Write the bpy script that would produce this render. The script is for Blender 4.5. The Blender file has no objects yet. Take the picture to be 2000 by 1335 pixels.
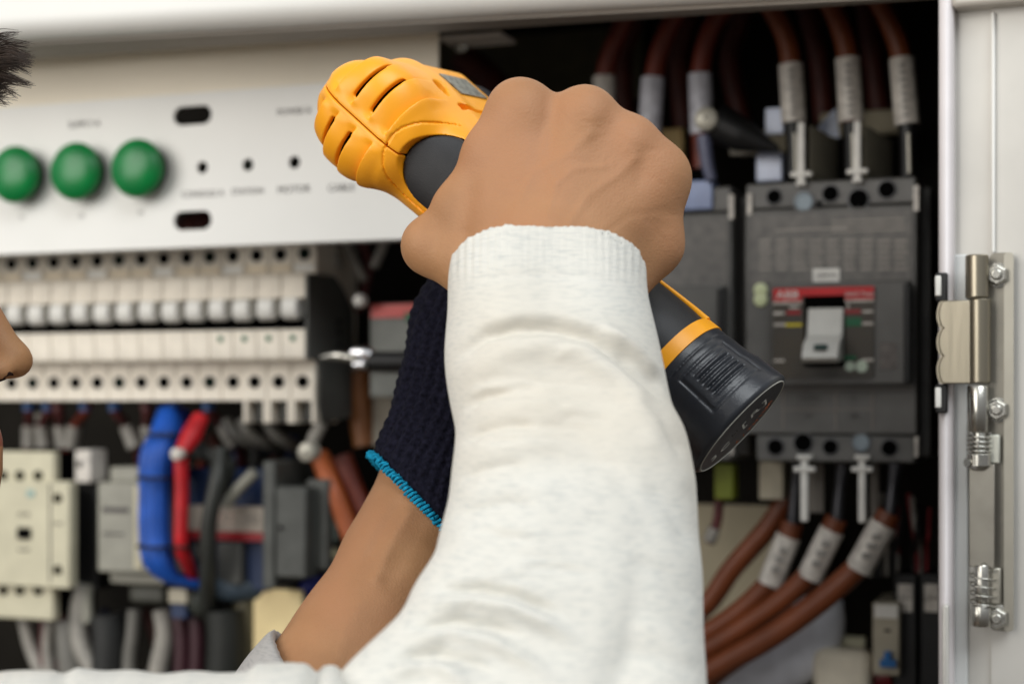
import bpy, math, random
import numpy as np
from mathutils import Vector, Matrix
random.seed(7); rng = np.random.default_rng(7)

# ------------------------------------------------------------------ camera, world, light, exposure
K = 0.000318                      # metres per photo pixel per metre of distance
TH = math.radians(20.3)           # the camera looks this far to the left of the cabinet's normal
CX, CY = 1000.0, 785.0
CAM = Vector((math.sin(TH), -math.cos(TH), 0.0))
FW = Vector((-math.sin(TH), math.cos(TH), 0.0))
RT = Vector((math.cos(TH), math.sin(TH), 0.0))
UP = Vector((0, 0, 1))
scene = bpy.context.scene
cd = bpy.data.cameras.new('camera'); cam = bpy.data.objects.new('camera', cd)
scene.collection.objects.link(cam); scene.camera = cam
cam.location = CAM
cam.rotation_euler = (math.pi/2, 0, TH)
cd.sensor_width = 36; cd.lens = 36/(2000*K); cd.shift_y = 117.5/2000
cd.clip_start = 0.02; cd.clip_end = 50
cd.dof.use_dof = True; cd.dof.focus_distance = 0.685; cd.dof.aperture_fstop = 5.4
w = bpy.data.worlds.new('World'); scene.world = w; w.use_nodes = True
bg = w.node_tree.nodes['Background']; bg.inputs[1].default_value = 0.42
_nt = w.node_tree; _tc = _nt.nodes.new('ShaderNodeTexCoord'); _sp = _nt.nodes.new('ShaderNodeSeparateXYZ'); _mr = _nt.nodes.new('ShaderNodeMapRange'); _cr = _nt.nodes.new('ShaderNodeMix')
_cr.data_type = 'RGBA'; _cr.inputs[6].default_value = (.26, .23, .20, 1); _cr.inputs[7].default_value = (1.0, 1.02, 1.05, 1)   # a dim floor below, a bright room above
_mr.inputs[1].default_value = -.5; _mr.inputs[2].default_value = .35
_nt.links.new(_tc.outputs['Generated'], _sp.inputs[0]); _nt.links.new(_sp.outputs[2], _mr.inputs[0]); _nt.links.new(_mr.outputs[0], _cr.inputs[0]); _nt.links.new(_cr.outputs[2], bg.inputs[0])
scene.view_settings.view_transform = 'Standard'; scene.view_settings.look = 'None'
scene.view_settings.gamma = 1; scene.view_settings.exposure = 0.0

def P(px, py, d):                 # point seen at a pixel, d metres in front of the camera
    return CAM + FW*d + RT*((px-CX)*K*d) + UP*(-(py-CY)*K*d)
def CF(X, Y, Z): return CAM + RT*X + FW*Y + UP*Z

def area(name, pos, target, size, power, col):
    l = bpy.data.lights.new(name, 'AREA'); l.shape = 'RECTANGLE'; l.size = size[0]; l.size_y = size[1]
    l.energy = power; l.color = col
    o = bpy.data.objects.new(name, l); scene.collection.objects.link(o)
    o.location = pos
    o.rotation_euler = (Vector(target)-Vector(pos)).to_track_quat('-Z', 'Y').to_euler()
    return o
area('left_key_softbox', CF(-2.3, -1.2, .80), CF(-.05, .8, 0.05), (2.6, 2.2), 82, (1.0, .965, .91))  # added softbox out of view, warm key from the left
area('right_fill_softbox', CF(1.0, -1.2, 2.3), CF(0.0, .75, -.05), (2.4, 1.8), 72, (.93, .975, 1.0))  # added softbox out of view, cool fill from upper right

# ------------------------------------------------------------------ helpers
COL = scene.collection
def W(px, py, y):                 # the point of the cabinet plane y seen at a pixel
    dx = FW.x + RT.x*(px-CX)*K; dy = FW.y + RT.y*(px-CX)*K; dz = -(py-CY)*K
    d = (y-CAM.y)/dy
    return Vector((CAM.x+dx*d, y, dz*d))
def srgb(c):
    r = []
    for v in c[:3]:
        v = v/255.0
        r.append(v/12.92 if v <= .04045 else ((v+.055)/1.055)**2.4)
    return (r[0], r[1], r[2], 1)
MATS = {}
def mat(name, col, rough=.5, metal=0.0, var=.08, vscale=60, bump=0.0, bscale=400, sss=0, col2=None, coat=0, spec=.5, detail=4, stretch=None):
    if name in MATS: return MATS[name]
    m = bpy.data.materials.new(name); m.use_nodes = True; nt = m.node_tree; b = nt.nodes['Principled BSDF']
    c = srgb(col); b.inputs['Roughness'].default_value = rough; b.inputs['Metallic'].default_value = metal
    b.inputs['Specular IOR Level'].default_value = spec
    tc = nt.nodes.new('ShaderNodeTexCoord'); src = tc.outputs['Object']
    if stretch:
        mp = nt.nodes.new('ShaderNodeMapping'); mp.inputs['Scale'].default_value = stretch
        nt.links.new(src, mp.inputs[0]); src = mp.outputs[0]
    n = nt.nodes.new('ShaderNodeTexNoise'); n.inputs['Scale'].default_value = vscale; n.inputs['Detail'].default_value = detail
    nt.links.new(src, n.inputs['Vector'])
    mx = nt.nodes.new('ShaderNodeMix'); mx.data_type = 'RGBA'
    c2 = srgb(col2) if col2 else tuple(x*(1-var*2) for x in c[:3])+(1,)
    c1 = c if col2 else tuple(min(1, x*(1+var)) for x in c[:3])+(1,)
    rp = nt.nodes.new('ShaderNodeMapRange'); rp.inputs[1].default_value = .3; rp.inputs[2].default_value = .7
    nt.links.new(n.outputs[0], rp.inputs[0]); nt.links.new(rp.outputs[0], mx.inputs[0])
    mx.inputs[6].default_value = c1; mx.inputs[7].default_value = c2
    nt.links.new(mx.outputs[2], b.inputs['Base Color'])
    rr = nt.nodes.new('ShaderNodeMapRange'); rr.inputs[3].default_value = max(0, rough-.06); rr.inputs[4].default_value = min(1, rough+.08)
    nt.links.new(n.outputs[0], rr.inputs[0]); nt.links.new(rr.outputs[0], b.inputs['Roughness'])
    if bump:
        n2 = nt.nodes.new('ShaderNodeTexNoise'); n2.inputs['Scale'].default_value = bscale; n2.inputs['Detail'].default_value = 5
        nt.links.new(src, n2.inputs['Vector'])
        bp = nt.nodes.new('ShaderNodeBump'); bp.inputs['Strength'].default_value = 1; bp.inputs['Distance'].default_value = bump
        nt.links.new(n2.outputs[0], bp.inputs['Height']); nt.links.new(bp.outputs[0], b.inputs['Normal'])
    if sss:
        b.inputs['Subsurface Weight'].default_value = sss; b.inputs['Subsurface Radius'].default_value = (1, .35, .2)
        b.inputs['Subsurface Scale'].default_value = .004
    if coat: b.inputs['Coat Weight'].default_value = coat
    MATS[name] = m; return m

def tag(o, label=None, cat=None, group=None, kind=None):
    if label: o['label'] = label
    if cat: o['category'] = cat
    if group: o['group'] = group
    if kind: o['kind'] = kind
    return o
def thing(name, loc, label, cat, group=None):
    o = bpy.data.objects.new(name, None); COL.objects.link(o); o.location = loc; o.empty_display_size = .01
    return tag(o, label, cat, group)
def worldloc(o):
    v = Vector((0, 0, 0))
    while o is not None: v = v + Vector(o.location); o = o.parent
    return v
def link_mesh(name, me, mats, parent=None, bevel=0, smooth=35):
    for m in (mats if isinstance(mats, (list, tuple)) else [mats]): me.materials.append(m)
    o = bpy.data.objects.new(name, me); COL.objects.link(o)
    if parent is not None:
        wl = worldloc(parent); me.transform(Matrix.Translation(-wl)); o.parent = parent
    else:                          # a top-level mesh: put its origin at its base
        n = len(me.vertices)
        co = np.empty(n*3, np.float32); me.vertices.foreach_get('co', co); co = co.reshape(-1, 3)
        c = Vector(((co[:, 0].min()+co[:, 0].max())/2, (co[:, 1].min()+co[:, 1].max())/2, co[:, 2].min()))
        me.transform(Matrix.Translation(-c)); o.location = c
    if bevel:
        b = o.modifiers.new('bevel', 'BEVEL'); b.width = bevel; b.segments = 2; b.limit_method = 'ANGLE'; b.angle_limit = math.radians(40)
        b.harden_normals = False
    if smooth:
        me.polygons.foreach_set('use_smooth', [True]*len(me.polygons))
        me.set_sharp_from_angle(angle=math.radians(smooth))
    return o

def catmull(pts, n=8):
    pts = [Vector(p) for p in pts]
    if len(pts) < 3: return pts
    q = [pts[0]*2-pts[1]]+pts+[pts[-1]*2-pts[-2]]; out = []
    for i in range(1, len(q)-2):
        for j in range(n):
            t = j/n; a, b, c, d = q[i-1], q[i], q[i+1], q[i+2]
            out.append(.5*((2*b)+(c-a)*t+(2*a-5*b+4*c-d)*t*t+(3*b-a-3*c+d)*t**3))
    out.append(pts[-1]); return out

class MB:
    def __init__(s): s.v = []; s.f = []; s.m = []
    def add(s, vs, fs, mi=0):
        k = len(s.v); s.v += [tuple(v) for v in vs]; s.f += [tuple(i+k for i in f) for f in fs]; s.m += [mi]*len(fs)
    def box(s, x0, x1, y0, y1, z0, z1, mi=0):
        x0, x1 = sorted((x0, x1)); y0, y1 = sorted((y0, y1)); z0, z1 = sorted((z0, z1))
        s.add([(x, y, z) for x in (x0, x1) for y in (y0, y1) for z in (z0, z1)],
              [(0, 1, 3, 2), (4, 6, 7, 5), (0, 4, 5, 1), (2, 3, 7, 6), (0, 2, 6, 4), (1, 5, 7, 3)], mi)
    def pbox(s, px0, px1, py0, py1, yf, yb, mi=0):    # box whose front face covers these pixels on plane yf
        pm, qm = (px0+px1)/2, (py0+py1)/2
        s.box(W(px0, qm, yf).x, W(px1, qm, yf).x, yf, yb, W(pm, py1, yf).z, W(pm, py0, yf).z, mi)
    def cyl(s, p0, p1, r0, r1=None, n=24, mi=0, caps=True):
        s.tube([p0, p1], [r0, r0 if r1 is None else r1], n, mi, caps, False)
    def tube(s, pts, r, n=12, mi=0, caps=True, smooth=True, flat=1.0, up=None):
        pts = [Vector(p) for p in pts]
        rs = r if isinstance(r, (list, tuple)) else [r]*len(pts)
        if smooth and len(pts) > 2:
            m = len(pts); cp = catmull(pts, 7)
            rs = [np.interp(i/(len(cp)-1)*(m-1), range(m), rs) for i in range(len(cp))]; pts = cp
        t0 = (pts[1]-pts[0]).normalized()
        u = Vector(up) if up is not None else (Vector((0, 0, 1)) if abs(t0.z) < .9 else Vector((1, 0, 0)))
        a = (u-t0*u.dot(t0)).normalized(); k = len(s.v); vs = []; fs = []
        for i, p in enumerate(pts):
            t = (pts[min(i+1, len(pts)-1)]-pts[max(i-1, 0)]).normalized()
            a = (a-t*a.dot(t)).normalized(); b = t.cross(a)
            for j in range(n):
                w_ = 2*math.pi*j/n; vs.append(p+a*math.cos(w_)*rs[i]+b*math.sin(w_)*rs[i]*flat)
        for i in range(len(pts)-1):
            for j in range(n):
                fs.append((i*n+j, i*n+(j+1) % n, (i+1)*n+(j+1) % n, (i+1)*n+j))
        if caps:
            fs.append(tuple(range(n))[::-1]); fs.append(tuple((len(pts)-1)*n+j for j in range(n)))
        s.add(vs, fs, mi)
    def lathe(s, c, axis, prof, n=32, mi=0):           # prof: (radius, distance along axis)
        c = Vector(c); t = Vector(axis).normalized(); u = Vector((0, 0, 1)) if abs(t.z) < .9 else Vector((1, 0, 0))
        a = (u-t*u.dot(t)).normalized(); b = t.cross(a); vs = []; fs = []
        for r, d in prof:
            for j in range(n):
                w_ = 2*math.pi*j/n; vs.append(c+t*d+(a*math.cos(w_)+b*math.sin(w_))*max(r, 1e-5))
        for i in range(len(prof)-1):
            for j in range(n): fs.append((i*n+j, i*n+(j+1) % n, (i+1)*n+(j+1) % n, (i+1)*n+j))
        s.add(vs, fs, mi)
    def prism(s, poly, axis, a0, a1, mi=0):            # poly in the two other axes
        n = len(poly)
        def mk(p, a): return {'x': (a, p[0], p[1]), 'y': (p[0], a, p[1]), 'z': (p[0], p[1], a)}[axis]
        s.add([mk(p, a0) for p in poly]+[mk(p, a1) for p in poly],
              [tuple(range(n)), tuple(range(2*n-1, n-1, -1))]+[(i, (i+1) % n, n+(i+1) % n, n+i) for i in range(n)], mi)
    def build(s, name, mats, parent=None, bevel=0, smooth=35):
        me = bpy.data.meshes.new(name); me.from_pydata(s.v, [], s.f); me.update()
        import bmesh
        bm = bmesh.new(); bm.from_mesh(me); bmesh.ops.recalc_face_normals(bm, faces=bm.faces); bm.to_mesh(me); bm.free()
        o = link_mesh(name, me, mats, parent, bevel, smooth)
        me.polygons.foreach_set('material_index', s.m); me.update()
        return o

def rrect(x0, x1, z0, z1, r, n=6):
    pts = []
    for cx, cz, a0 in ((x1-r, z1-r, 0), (x0+r, z1-r, 90), (x0+r, z0+r, 180), (x1-r, z0+r, 270)):
        for i in range(n+1):
            a = math.radians(a0+90*i/n); pts.append((cx+r*math.cos(a), cz+r*math.sin(a)))
    return pts
def circle(cx, cz, r, n=32): return [(cx+r*math.cos(2*math.pi*i/n), cz+r*math.sin(2*math.pi*i/n)) for i in range(n)]
def plate(name, outline, holes, yf, yb, m, parent=None, bev=0):     # flat plate in the xz plane with real holes
    cu = bpy.data.curves.new(name, 'CURVE'); cu.dimensions = '2D'; cu.fill_mode = 'BOTH'; cu.extrude = (yb-yf)/2; cu.bevel_depth = bev
    for poly in [outline]+holes:
        sp = cu.splines.new('POLY'); sp.points.add(len(poly)-1); sp.use_cyclic_u = True
        for i, (x, z) in enumerate(poly): sp.points[i].co = (x, z, 0, 1)
    o = bpy.data.objects.new(name, cu); COL.objects.link(o)
    me = bpy.data.meshes.new_from_object(o.evaluated_get(bpy.context.evaluated_depsgraph_get()))
    bpy.data.objects.remove(o); bpy.data.curves.remove(cu)
    me.transform(Matrix(((1, 0, 0, 0), (0, 0, -1, (yf+yb)/2), (0, 1, 0, 0), (0, 0, 0, 1)))); me.materials.clear()
    return link_mesh(name, me, m, parent, 0, 30)
def text(s, px, py, y, hpx, m, parent, name='lettering', width=None, stretch=1.0, basis=None, ext=.00012):
    cu = bpy.data.curves.new(name, 'FONT'); cu.body = s; cu.align_x = 'CENTER'; cu.align_y = 'CENTER'; cu.extrude = ext
    cu.resolution_u = 3
    o = bpy.data.objects.new(name, cu); COL.objects.link(o)
    me = bpy.data.meshes.new_from_object(o.evaluated_get(bpy.context.evaluated_depsgraph_get()))
    bpy.data.objects.remove(o); bpy.data.curves.remove(cu); me.materials.clear()
    if basis is None:
        p = W(px, py, y); h = abs(W(px, py-hpx/2, y).z-W(px, py+hpx/2, y).z)/.7
        sx = h*stretch
        M = Matrix(((sx, 0, 0, p.x), (0, 0, -1, p.y-.0002), (0, h, 0, p.z), (0, 0, 0, 1)))
    else:
        o_, ax, ay = basis; n = ax.cross(ay).normalized(); h = hpx/.7
        M = Matrix(((ax.x*h*stretch, ay.x*h, n.x, o_.x), (ax.y*h*stretch, ay.y*h, n.y, o_.y), (ax.z*h*stretch, ay.z*h, n.z, o_.z), (0, 0, 0, 1)))
    me.transform(M)
    return link_mesh(name, me, m, parent, 0, 0)

# ------------------------------------------------------------------ implicit surfaces (for bodies, cloth and moulded housings)
class Field:
    def __init__(s, lo, hi, h):
        s.lo = np.array(lo, float); s.h = h
        s.n = np.ceil((np.array(hi)-s.lo)/h).astype(int)+1
        s.f = np.full(s.n, .05, np.float32)
        s.ax = [(s.lo[i]+h*np.arange(s.n[i])).astype(np.float32) for i in range(3)]
    def sl(s, lo, hi, pad):
        r = []
        for i in range(3):
            a = int(np.floor((lo[i]-pad-s.lo[i])/s.h)); b = int(np.ceil((hi[i]+pad-s.lo[i])/s.h))+1
            r.append(slice(max(0, min(a, s.n[i])), max(0, min(b, s.n[i]))))
        return tuple(r)
    def grid(s, sl): return (s.ax[0][sl[0]][:, None, None], s.ax[1][sl[1]][None, :, None], s.ax[2][sl[2]][None, None, :])
    @staticmethod
    def smin(a, b, k):
        if k <= 0: return np.minimum(a, b)
        h = np.maximum(k-np.abs(a-b), 0)/k
        return np.minimum(a, b)-h*h*k*.25
    def put(s, lo, hi, fn, k, sub=False, pad=None):
        sl = s.sl(lo, hi, (k+2*s.h+.003) if pad is None else pad)
        if any(x.start >= x.stop for x in sl): return
        d = fn(*s.grid(sl)).astype(np.float32)
        s.f[sl] = -s.smin(-s.f[sl], d, k) if sub else s.smin(s.f[sl], d, k)
    def cap(s, a, b, ra, rb=None, k=.004, sub=False, sq=None):
        rb = ra if rb is None else rb
        a = np.array(a, float); b = np.array(b, float); R = max(ra, rb)
        ab = b-a; L = max(float(ab@ab), 1e-12)
        def fn(X, Y, Z):
            t = np.clip(((X-a[0])*ab[0]+(Y-a[1])*ab[1]+(Z-a[2])*ab[2])/L, 0, 1)
            return np.sqrt((X-a[0]-t*ab[0])**2+(Y-a[1]-t*ab[1])**2+(Z-a[2]-t*ab[2])**2)-(ra+(rb-ra)*t)
        s.put(np.minimum(a, b)-R, np.maximum(a, b)+R, fn, k, sub)
    def ell(s, c, r, k=.004, sub=False, rot=None):
        c = np.array(c, float); r = np.array(r, float); R = r.max()
        Rm = np.eye(3) if rot is None else np.array(rot)          # rows: local axes
        def fn(X, Y, Z):
            x, y, z = X-c[0], Y-c[1], Z-c[2]
            q = [(Rm[i][0]*x+Rm[i][1]*y+Rm[i][2]*z)/r[i] for i in range(3)]
            l = np.sqrt(q[0]**2+q[1]**2+q[2]**2)+1e-9
            l2 = np.sqrt((q[0]/r[0])**2+(q[1]/r[1])**2+(q[2]/r[2])**2)+1e-9
            return l*(l-1)/l2
        s.put(c-R, c+R, fn, k, sub)
    def box(s, c, r, rad=.002, k=.002, sub=False):
        c = np.array(c, float); r = np.array(r, float)
        def fn(X, Y, Z):
            q = [np.abs(A-c[i])-(r[i]-rad) for i, A in enumerate((X, Y, Z))]
            o = np.sqrt(sum(np.maximum(v, 0)**2 for v in q)); return o+np.minimum(np.maximum(np.maximum(q[0], q[1]), q[2]), 0)-rad
        s.put(c-r, c+r, fn, k, sub)
    def cutplane(s, p, n):                # keep the side the normal does not point to
        p = np.array(p, float); n = np.array(n, float); n /= np.linalg.norm(n)
        X, Y, Z = s.grid((slice(None),)*3)
        s.f = np.maximum(s.f, ((X-p[0])*n[0]+(Y-p[1])*n[1]+(Z-p[2])*n[2]).astype(np.float32))
    def mesh(s):                          # naive surface nets
        f = s.f; g = f < 0
        c = [g[i:f.shape[0]-1+i, j:f.shape[1]-1+j, k:f.shape[2]-1+k] for i in (0, 1) for j in (0, 1) for k in (0, 1)]
        anyc = c[0].copy(); allc = c[0].copy()
        for q in c[1:]: anyc |= q; allc &= q
        act = anyc & ~allc; I = np.argwhere(act)
        idx = np.full(act.shape, -1, np.int32); idx[tuple(I.T)] = np.arange(len(I))
        cor = np.array([(i, j, k) for i in (0, 1) for j in (0, 1) for k in (0, 1)])
        val = np.stack([f[I[:, 0]+q[0], I[:, 1]+q[1], I[:, 2]+q[2]] for q in cor], 1)
        acc = np.zeros((len(I), 3)); cnt = np.zeros(len(I))
        for a in range(8):
            for b in range(a+1, 8):
                if np.abs(cor[a]-cor[b]).sum() != 1: continue
                m = (val[:, a] < 0) != (val[:, b] < 0)
                t = np.where(m, val[:, a]/np.where(m, val[:, a]-val[:, b], 1), 0)
                acc += m[:, None]*(cor[a]+t[:, None]*(cor[b]-cor[a])); cnt += m
        V = (I+acc/cnt[:, None])*s.h+s.lo
        F = []
        for ax in range(3):
            u, v = [(1, 2), (2, 0), (0, 1)][ax]
            sa = [slice(1, -1)]*3; sa[ax] = slice(0, f.shape[ax]-1); sb = list(sa); sb[ax] = slice(1, f.shape[ax])
            A = g[tuple(sa)]; B = g[tuple(sb)]
            E = np.argwhere(A != B); sgn = A[tuple(E.T)]
            E = E.copy(); E[:, u] += 1; E[:, v] += 1
            def cell(du, dv):
                q = E.copy(); q[:, u] -= du; q[:, v] -= dv
                return idx[q[:, 0], q[:, 1], q[:, 2]]
            Q = np.stack([cell(1, 1), cell(0, 1), cell(0, 0), cell(1, 0)], 1)
            Q[~sgn] = Q[~sgn][:, ::-1]; F.append(Q)
        F = np.concatenate(F); F = F[(F >= 0).all(1)]
        return V, F
def relax(V, F, it=2, lam=.5):
    e = np.concatenate([F[:, [0, 1]], F[:, [1, 2]], F[:, [2, 3]], F[:, [3, 0]]])
    e = np.concatenate([e, e[:, ::-1]])
    for _ in range(it):
        S = np.zeros_like(V); n = np.zeros(len(V))
        for j in range(3): S[:, j] = np.bincount(e[:, 0], V[e[:, 1], j], len(V))
        n = np.bincount(e[:, 0], minlength=len(V)); V = V+lam*(S/np.maximum(n, 1)[:, None]-V)
    return V
def vnormals(V, F):
    n = np.cross(V[F[:, 2]]-V[F[:, 0]], V[F[:, 3]]-V[F[:, 1]]); N = np.zeros_like(V)
    for c in range(4):
        for j in range(3): N[:, j] += np.bincount(F[:, c], n[:, j], len(V))
    return N/np.maximum(np.linalg.norm(N, axis=1), 1e-12)[:, None]
def field_obj(name, VF, mats, parent=None, basis=None, smooth=180):    # list of (V,F) in the camera frame (or `basis`)
    vs = []; fs = []; k = 0
    for V, F in VF: vs.append(V); fs.append(F+k); k += len(V)
    V = np.concatenate(vs); F = np.concatenate(fs)
    if basis is None:
        Wd = np.array(CAM)+V[:, :1]*np.array(RT)+V[:, 1:2]*np.array(FW)+V[:, 2:]*np.array(UP)
    else:
        o_, a, b, c = basis; Wd = np.array(o_)+V[:, :1]*np.array(a)+V[:, 1:2]*np.array(b)+V[:, 2:]*np.array(c)
    me = bpy.data.meshes.new(name); me.vertices.add(len(Wd)); me.vertices.foreach_set('co', Wd.astype(np.float32).ravel())
    me.loops.add(F.size); me.loops.foreach_set('vertex_index', F.astype(np.int32).ravel())
    me.polygons.add(len(F)); me.polygons.foreach_set('loop_start', np.arange(0, F.size, 4, dtype=np.int32))
    me.update(calc_edges=True); me.validate()
    return link_mesh(name, me, mats, parent, 0, smooth)
def cp(px, py, d): return np.array(((px-CX)*K*d, d, -(py-CY)*K*d))      # camera-frame metres
def topx(V): return CX+V[:, 0]/(K*V[:, 1]), CY-V[:, 2]/(K*V[:, 1])
def polydist(x, y, pts):
    best = np.full(len(x), 1e9)
    for (x0, y0), (x1, y1) in zip(pts[:-1], pts[1:]):
        dx, dy = x1-x0, y1-y0; t = np.clip(((x-x0)*dx+(y-y0)*dy)/(dx*dx+dy*dy), 0, 1)
        best = np.minimum(best, np.hypot(x-x0-t*dx, y-y0-t*dy))
    return best
def foldw(x, y, pts, w_):            # soft ridge along a polyline, fading out towards both ends
    L = [math.dist(a, b) for a, b in zip(pts[:-1], pts[1:])]; T = sum(L); s0 = 0
    best = np.full(len(x), 1e9); par = np.zeros(len(x))
    for (x0, y0), (x1, y1), l in zip(pts[:-1], pts[1:], L):
        dx, dy = x1-x0, y1-y0; t = np.clip(((x-x0)*dx+(y-y0)*dy)/(dx*dx+dy*dy), 0, 1)
        d = np.hypot(x-x0-t*dx, y-y0-t*dy); m_ = d < best; best = np.where(m_, d, best); par = np.where(m_, (s0+t*l)/T, par); s0 += l
    e = np.clip(np.minimum(par, 1-par)/.28, 0, 1)
    return np.exp(-(best/w_)**2)*e*e*(3-2*e)
# ------------------------------------------------------------------ materials
M_white = mat('cream_enamel', (231, 230, 225), .42, var=.02, vscale=9)
M_post = mat('post_enamel', (208, 205, 198), .32, metal=.25, var=.06, vscale=14, bump=.00006, bscale=60)
M_grey = mat('grey_paint', (196, 190, 180), .5, var=.04, vscale=12)
M_fascia = mat('warm_enamel', (246, 236, 216), .5, var=.03, vscale=10)
M_in = mat('inside_shade_dark', (27, 24, 19), .85, var=.2, vscale=14, spec=.2)  # near-black colour stands in for the shade inside the cabinet
M_hole = mat('deep_black', (5, 5, 5), .9, spec=.05)
M_plate = mat('mounting_plate_paint', (184, 174, 148), .7, var=.1, vscale=15)
M_black = mat('black_plastic', (14, 14, 15), .5, var=.2)
M_dark = mat('charcoal_plastic', (100, 99, 96), .45, var=.12, vscale=50, bump=.0001, bscale=900)
M_dark2 = mat('slate_plastic', (82, 82, 84), .4, var=.12, vscale=50)
M_side = mat('dark_grey_side_plastic', (84, 84, 80), .6, var=.1)
M_mcb = mat('light_grey_plastic', (228, 219, 203), .5, var=.07, vscale=70)
M_mcb2 = mat('warm_grey_plastic', (188, 174, 150), .55, var=.08, vscale=70)
M_tog = mat('toggle_plastic', (226, 224, 217), .45, var=.05)
M_green = mat('green_plastic', (0, 122, 58), .32, var=.1, vscale=80)
M_metal = mat('polished_steel', (190, 188, 180), .24, 1, var=.08, vscale=50, bump=.00005, bscale=300)
M_brass = mat('brushed_nickel', (168, 160, 142), .34, 1, var=.1, vscale=60, bump=.00008, bscale=220, stretch=(1, 1, .1))
M_steelp = mat('satin_steel_plate', (176, 172, 160), .36, .85, var=.06, vscale=30, bump=.00003, bscale=200)
M_maroon = mat('maroon_cable_sheath', (110, 42, 24), .45, var=.2)
M_brown = mat('brown_cable_sheath', (118, 60, 30), .42, var=.15, vscale=40)
M_orange_c = mat('orange_brown_cable_sheath', (182, 96, 52), .42, var=.15, vscale=40)
M_sleeve = mat('marker_sleeve_white', (222, 216, 206), .4, var=.1, vscale=170, col2=(178, 172, 164))
M_sleeve_b = mat('marker_sleeve_bluish', (212, 212, 220), .35, var=.1, vscale=150, col2=(172, 172, 180))
M_red = mat('red_print', (206, 28, 34), .4)
M_redc = mat('red_cable_sheath', (190, 20, 30), .5, var=.15)
M_bluec = mat('blue_cable_sheath', (20, 84, 180), .5, var=.15)
M_dblue = mat('dark_blue_plastic', (12, 40, 80), .5)
M_txt = mat('grey_ink', (84, 80, 78), .7)
M_white_p = mat('white_print', (235, 233, 226), .5)
M_yellow = mat('yellow_print', (206, 188, 40), .5)
M_greenp = mat('green_print', (10, 96, 60), .5)
M_contactor = mat('ivory_plastic', (200, 194, 168), .5, var=.05)
M_relay = mat('stone_grey_plastic', (146, 144, 132), .5, var=.08)
M_wire = mat('pale_grey_ferrule', (150, 146, 138), .5, var=.15)
M_wired = mat('oxblood_wire', (92, 40, 40), .5, var=.2)
M_tan = mat('tan_board', (252, 226, 170), .6, var=.08)
M_bluegrey = mat('blue_grey_gloss', (140, 156, 196), .3, var=.1)

# ------------------------------------------------------------------ the cabinet shell
cab = thing('electrical_cabinet', (0.1, .05, -.55), 'open cream metal electrical cabinet with dark inside behind the hand and drill', 'cabinet')
def hdr():
    m = MB()
    yF, yB = -.135, -.082
    # front lip bottom edge and rear edge of the underside; slightly tilted like the bent sheet in the photo
    a0, a1 = W(-260, 88, yF), W(2100, -42, yF)
    b0, b1 = W(-260, 133, yB), W(2100, -26, yB)
    top = .55
    prof = []
    def sec(a, b):
        x = a.x
        r = .012; pts = [(yF, top)]
        for i in range(7):
            t = i/6*math.pi/2
            pts.append((yF+r-r*math.cos(t), a.z+r-r*math.sin(t)))
        pts += [(yB, b.z), (yB, top)]
        return [(x, y, z) for y, z in pts]
    s0, s1 = sec(a0, b0), sec(a1, b1); n = len(s0)
    s1 = [(a1.x, y, z) for (_, y, z) in s1]
    m.add(s0+s1, [(i, (i+1) % n, n+(i+1) % n, n+i) for i in range(n)]+[tuple(range(n)), tuple(range(2*n-1, n-1, -1))])
    o = m.build('header_rail', M_white, cab, smooth=30)
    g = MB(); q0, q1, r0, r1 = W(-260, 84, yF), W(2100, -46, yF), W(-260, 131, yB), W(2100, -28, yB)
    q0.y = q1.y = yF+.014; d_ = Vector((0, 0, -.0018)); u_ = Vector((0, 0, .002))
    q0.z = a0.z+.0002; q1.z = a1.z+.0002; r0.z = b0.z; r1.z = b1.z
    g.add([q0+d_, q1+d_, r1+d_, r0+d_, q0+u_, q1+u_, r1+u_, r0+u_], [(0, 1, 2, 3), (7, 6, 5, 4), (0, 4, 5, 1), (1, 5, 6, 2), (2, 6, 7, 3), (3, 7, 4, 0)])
    g.build('underside_shade_strip', mat('shade_taupe', (150, 142, 132), .55, var=.03, vscale=8), cab)  # added strip, its darker colour stands in for shade under the header
    return o
hdr()
m = MB()                                               # fascia above the control panel
m.pbox(-330, 856, 20, 215, -.048, -.046)
m.build('fascia', M_fascia, cab)
m = MB(); m.pbox(857, 978, 66, 74, -.046, -.02); m.build('bracket_lip', M_grey, cab, bevel=.0005)
m = MB(); m.lathe(W(902, 90, -.03), (0, -1, 0), [(0.0, .004), (.003, .0038), (.0048, .002), (.005, 0)], 20)
m.build('panel_screw', M_metal, cab)
x_l, x_r = W(-350, 700, .2).x, W(1850, 700, -.05).x
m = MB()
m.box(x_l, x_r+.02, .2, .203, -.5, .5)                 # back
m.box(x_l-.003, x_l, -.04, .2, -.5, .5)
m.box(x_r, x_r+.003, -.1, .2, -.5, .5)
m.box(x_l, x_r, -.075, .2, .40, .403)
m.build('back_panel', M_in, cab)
m = MB(); m.pbox(1330, 1530, 985, 1500, .12, .123); m.build('mounting_plate', M_plate, cab)
m = MB(); m.pbox(858, 1255, 66, 205, .15, .153); m.build('inner_roof_plate', mat('olive_drab_paint', (70, 66, 44), .7, var=.15), cab)
m = MB(); m.pbox(494, 590, 1150, 1345, .022, .026); m.build('insulating_board', M_tan, cab, bevel=.001)
for q in ((1286, 250, 1335, 330), (1440, 255, 1540, 300), (1600, 215, 1790, 262)):
    m = MB(); m.pbox(q[0], q[2], q[1], q[3], .10, .11); m.build('busbar_cover', mat('tan_cover', (206, 176, 118), .6) if q[0] < 1300 else M_plate, cab, bevel=.002)

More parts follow.
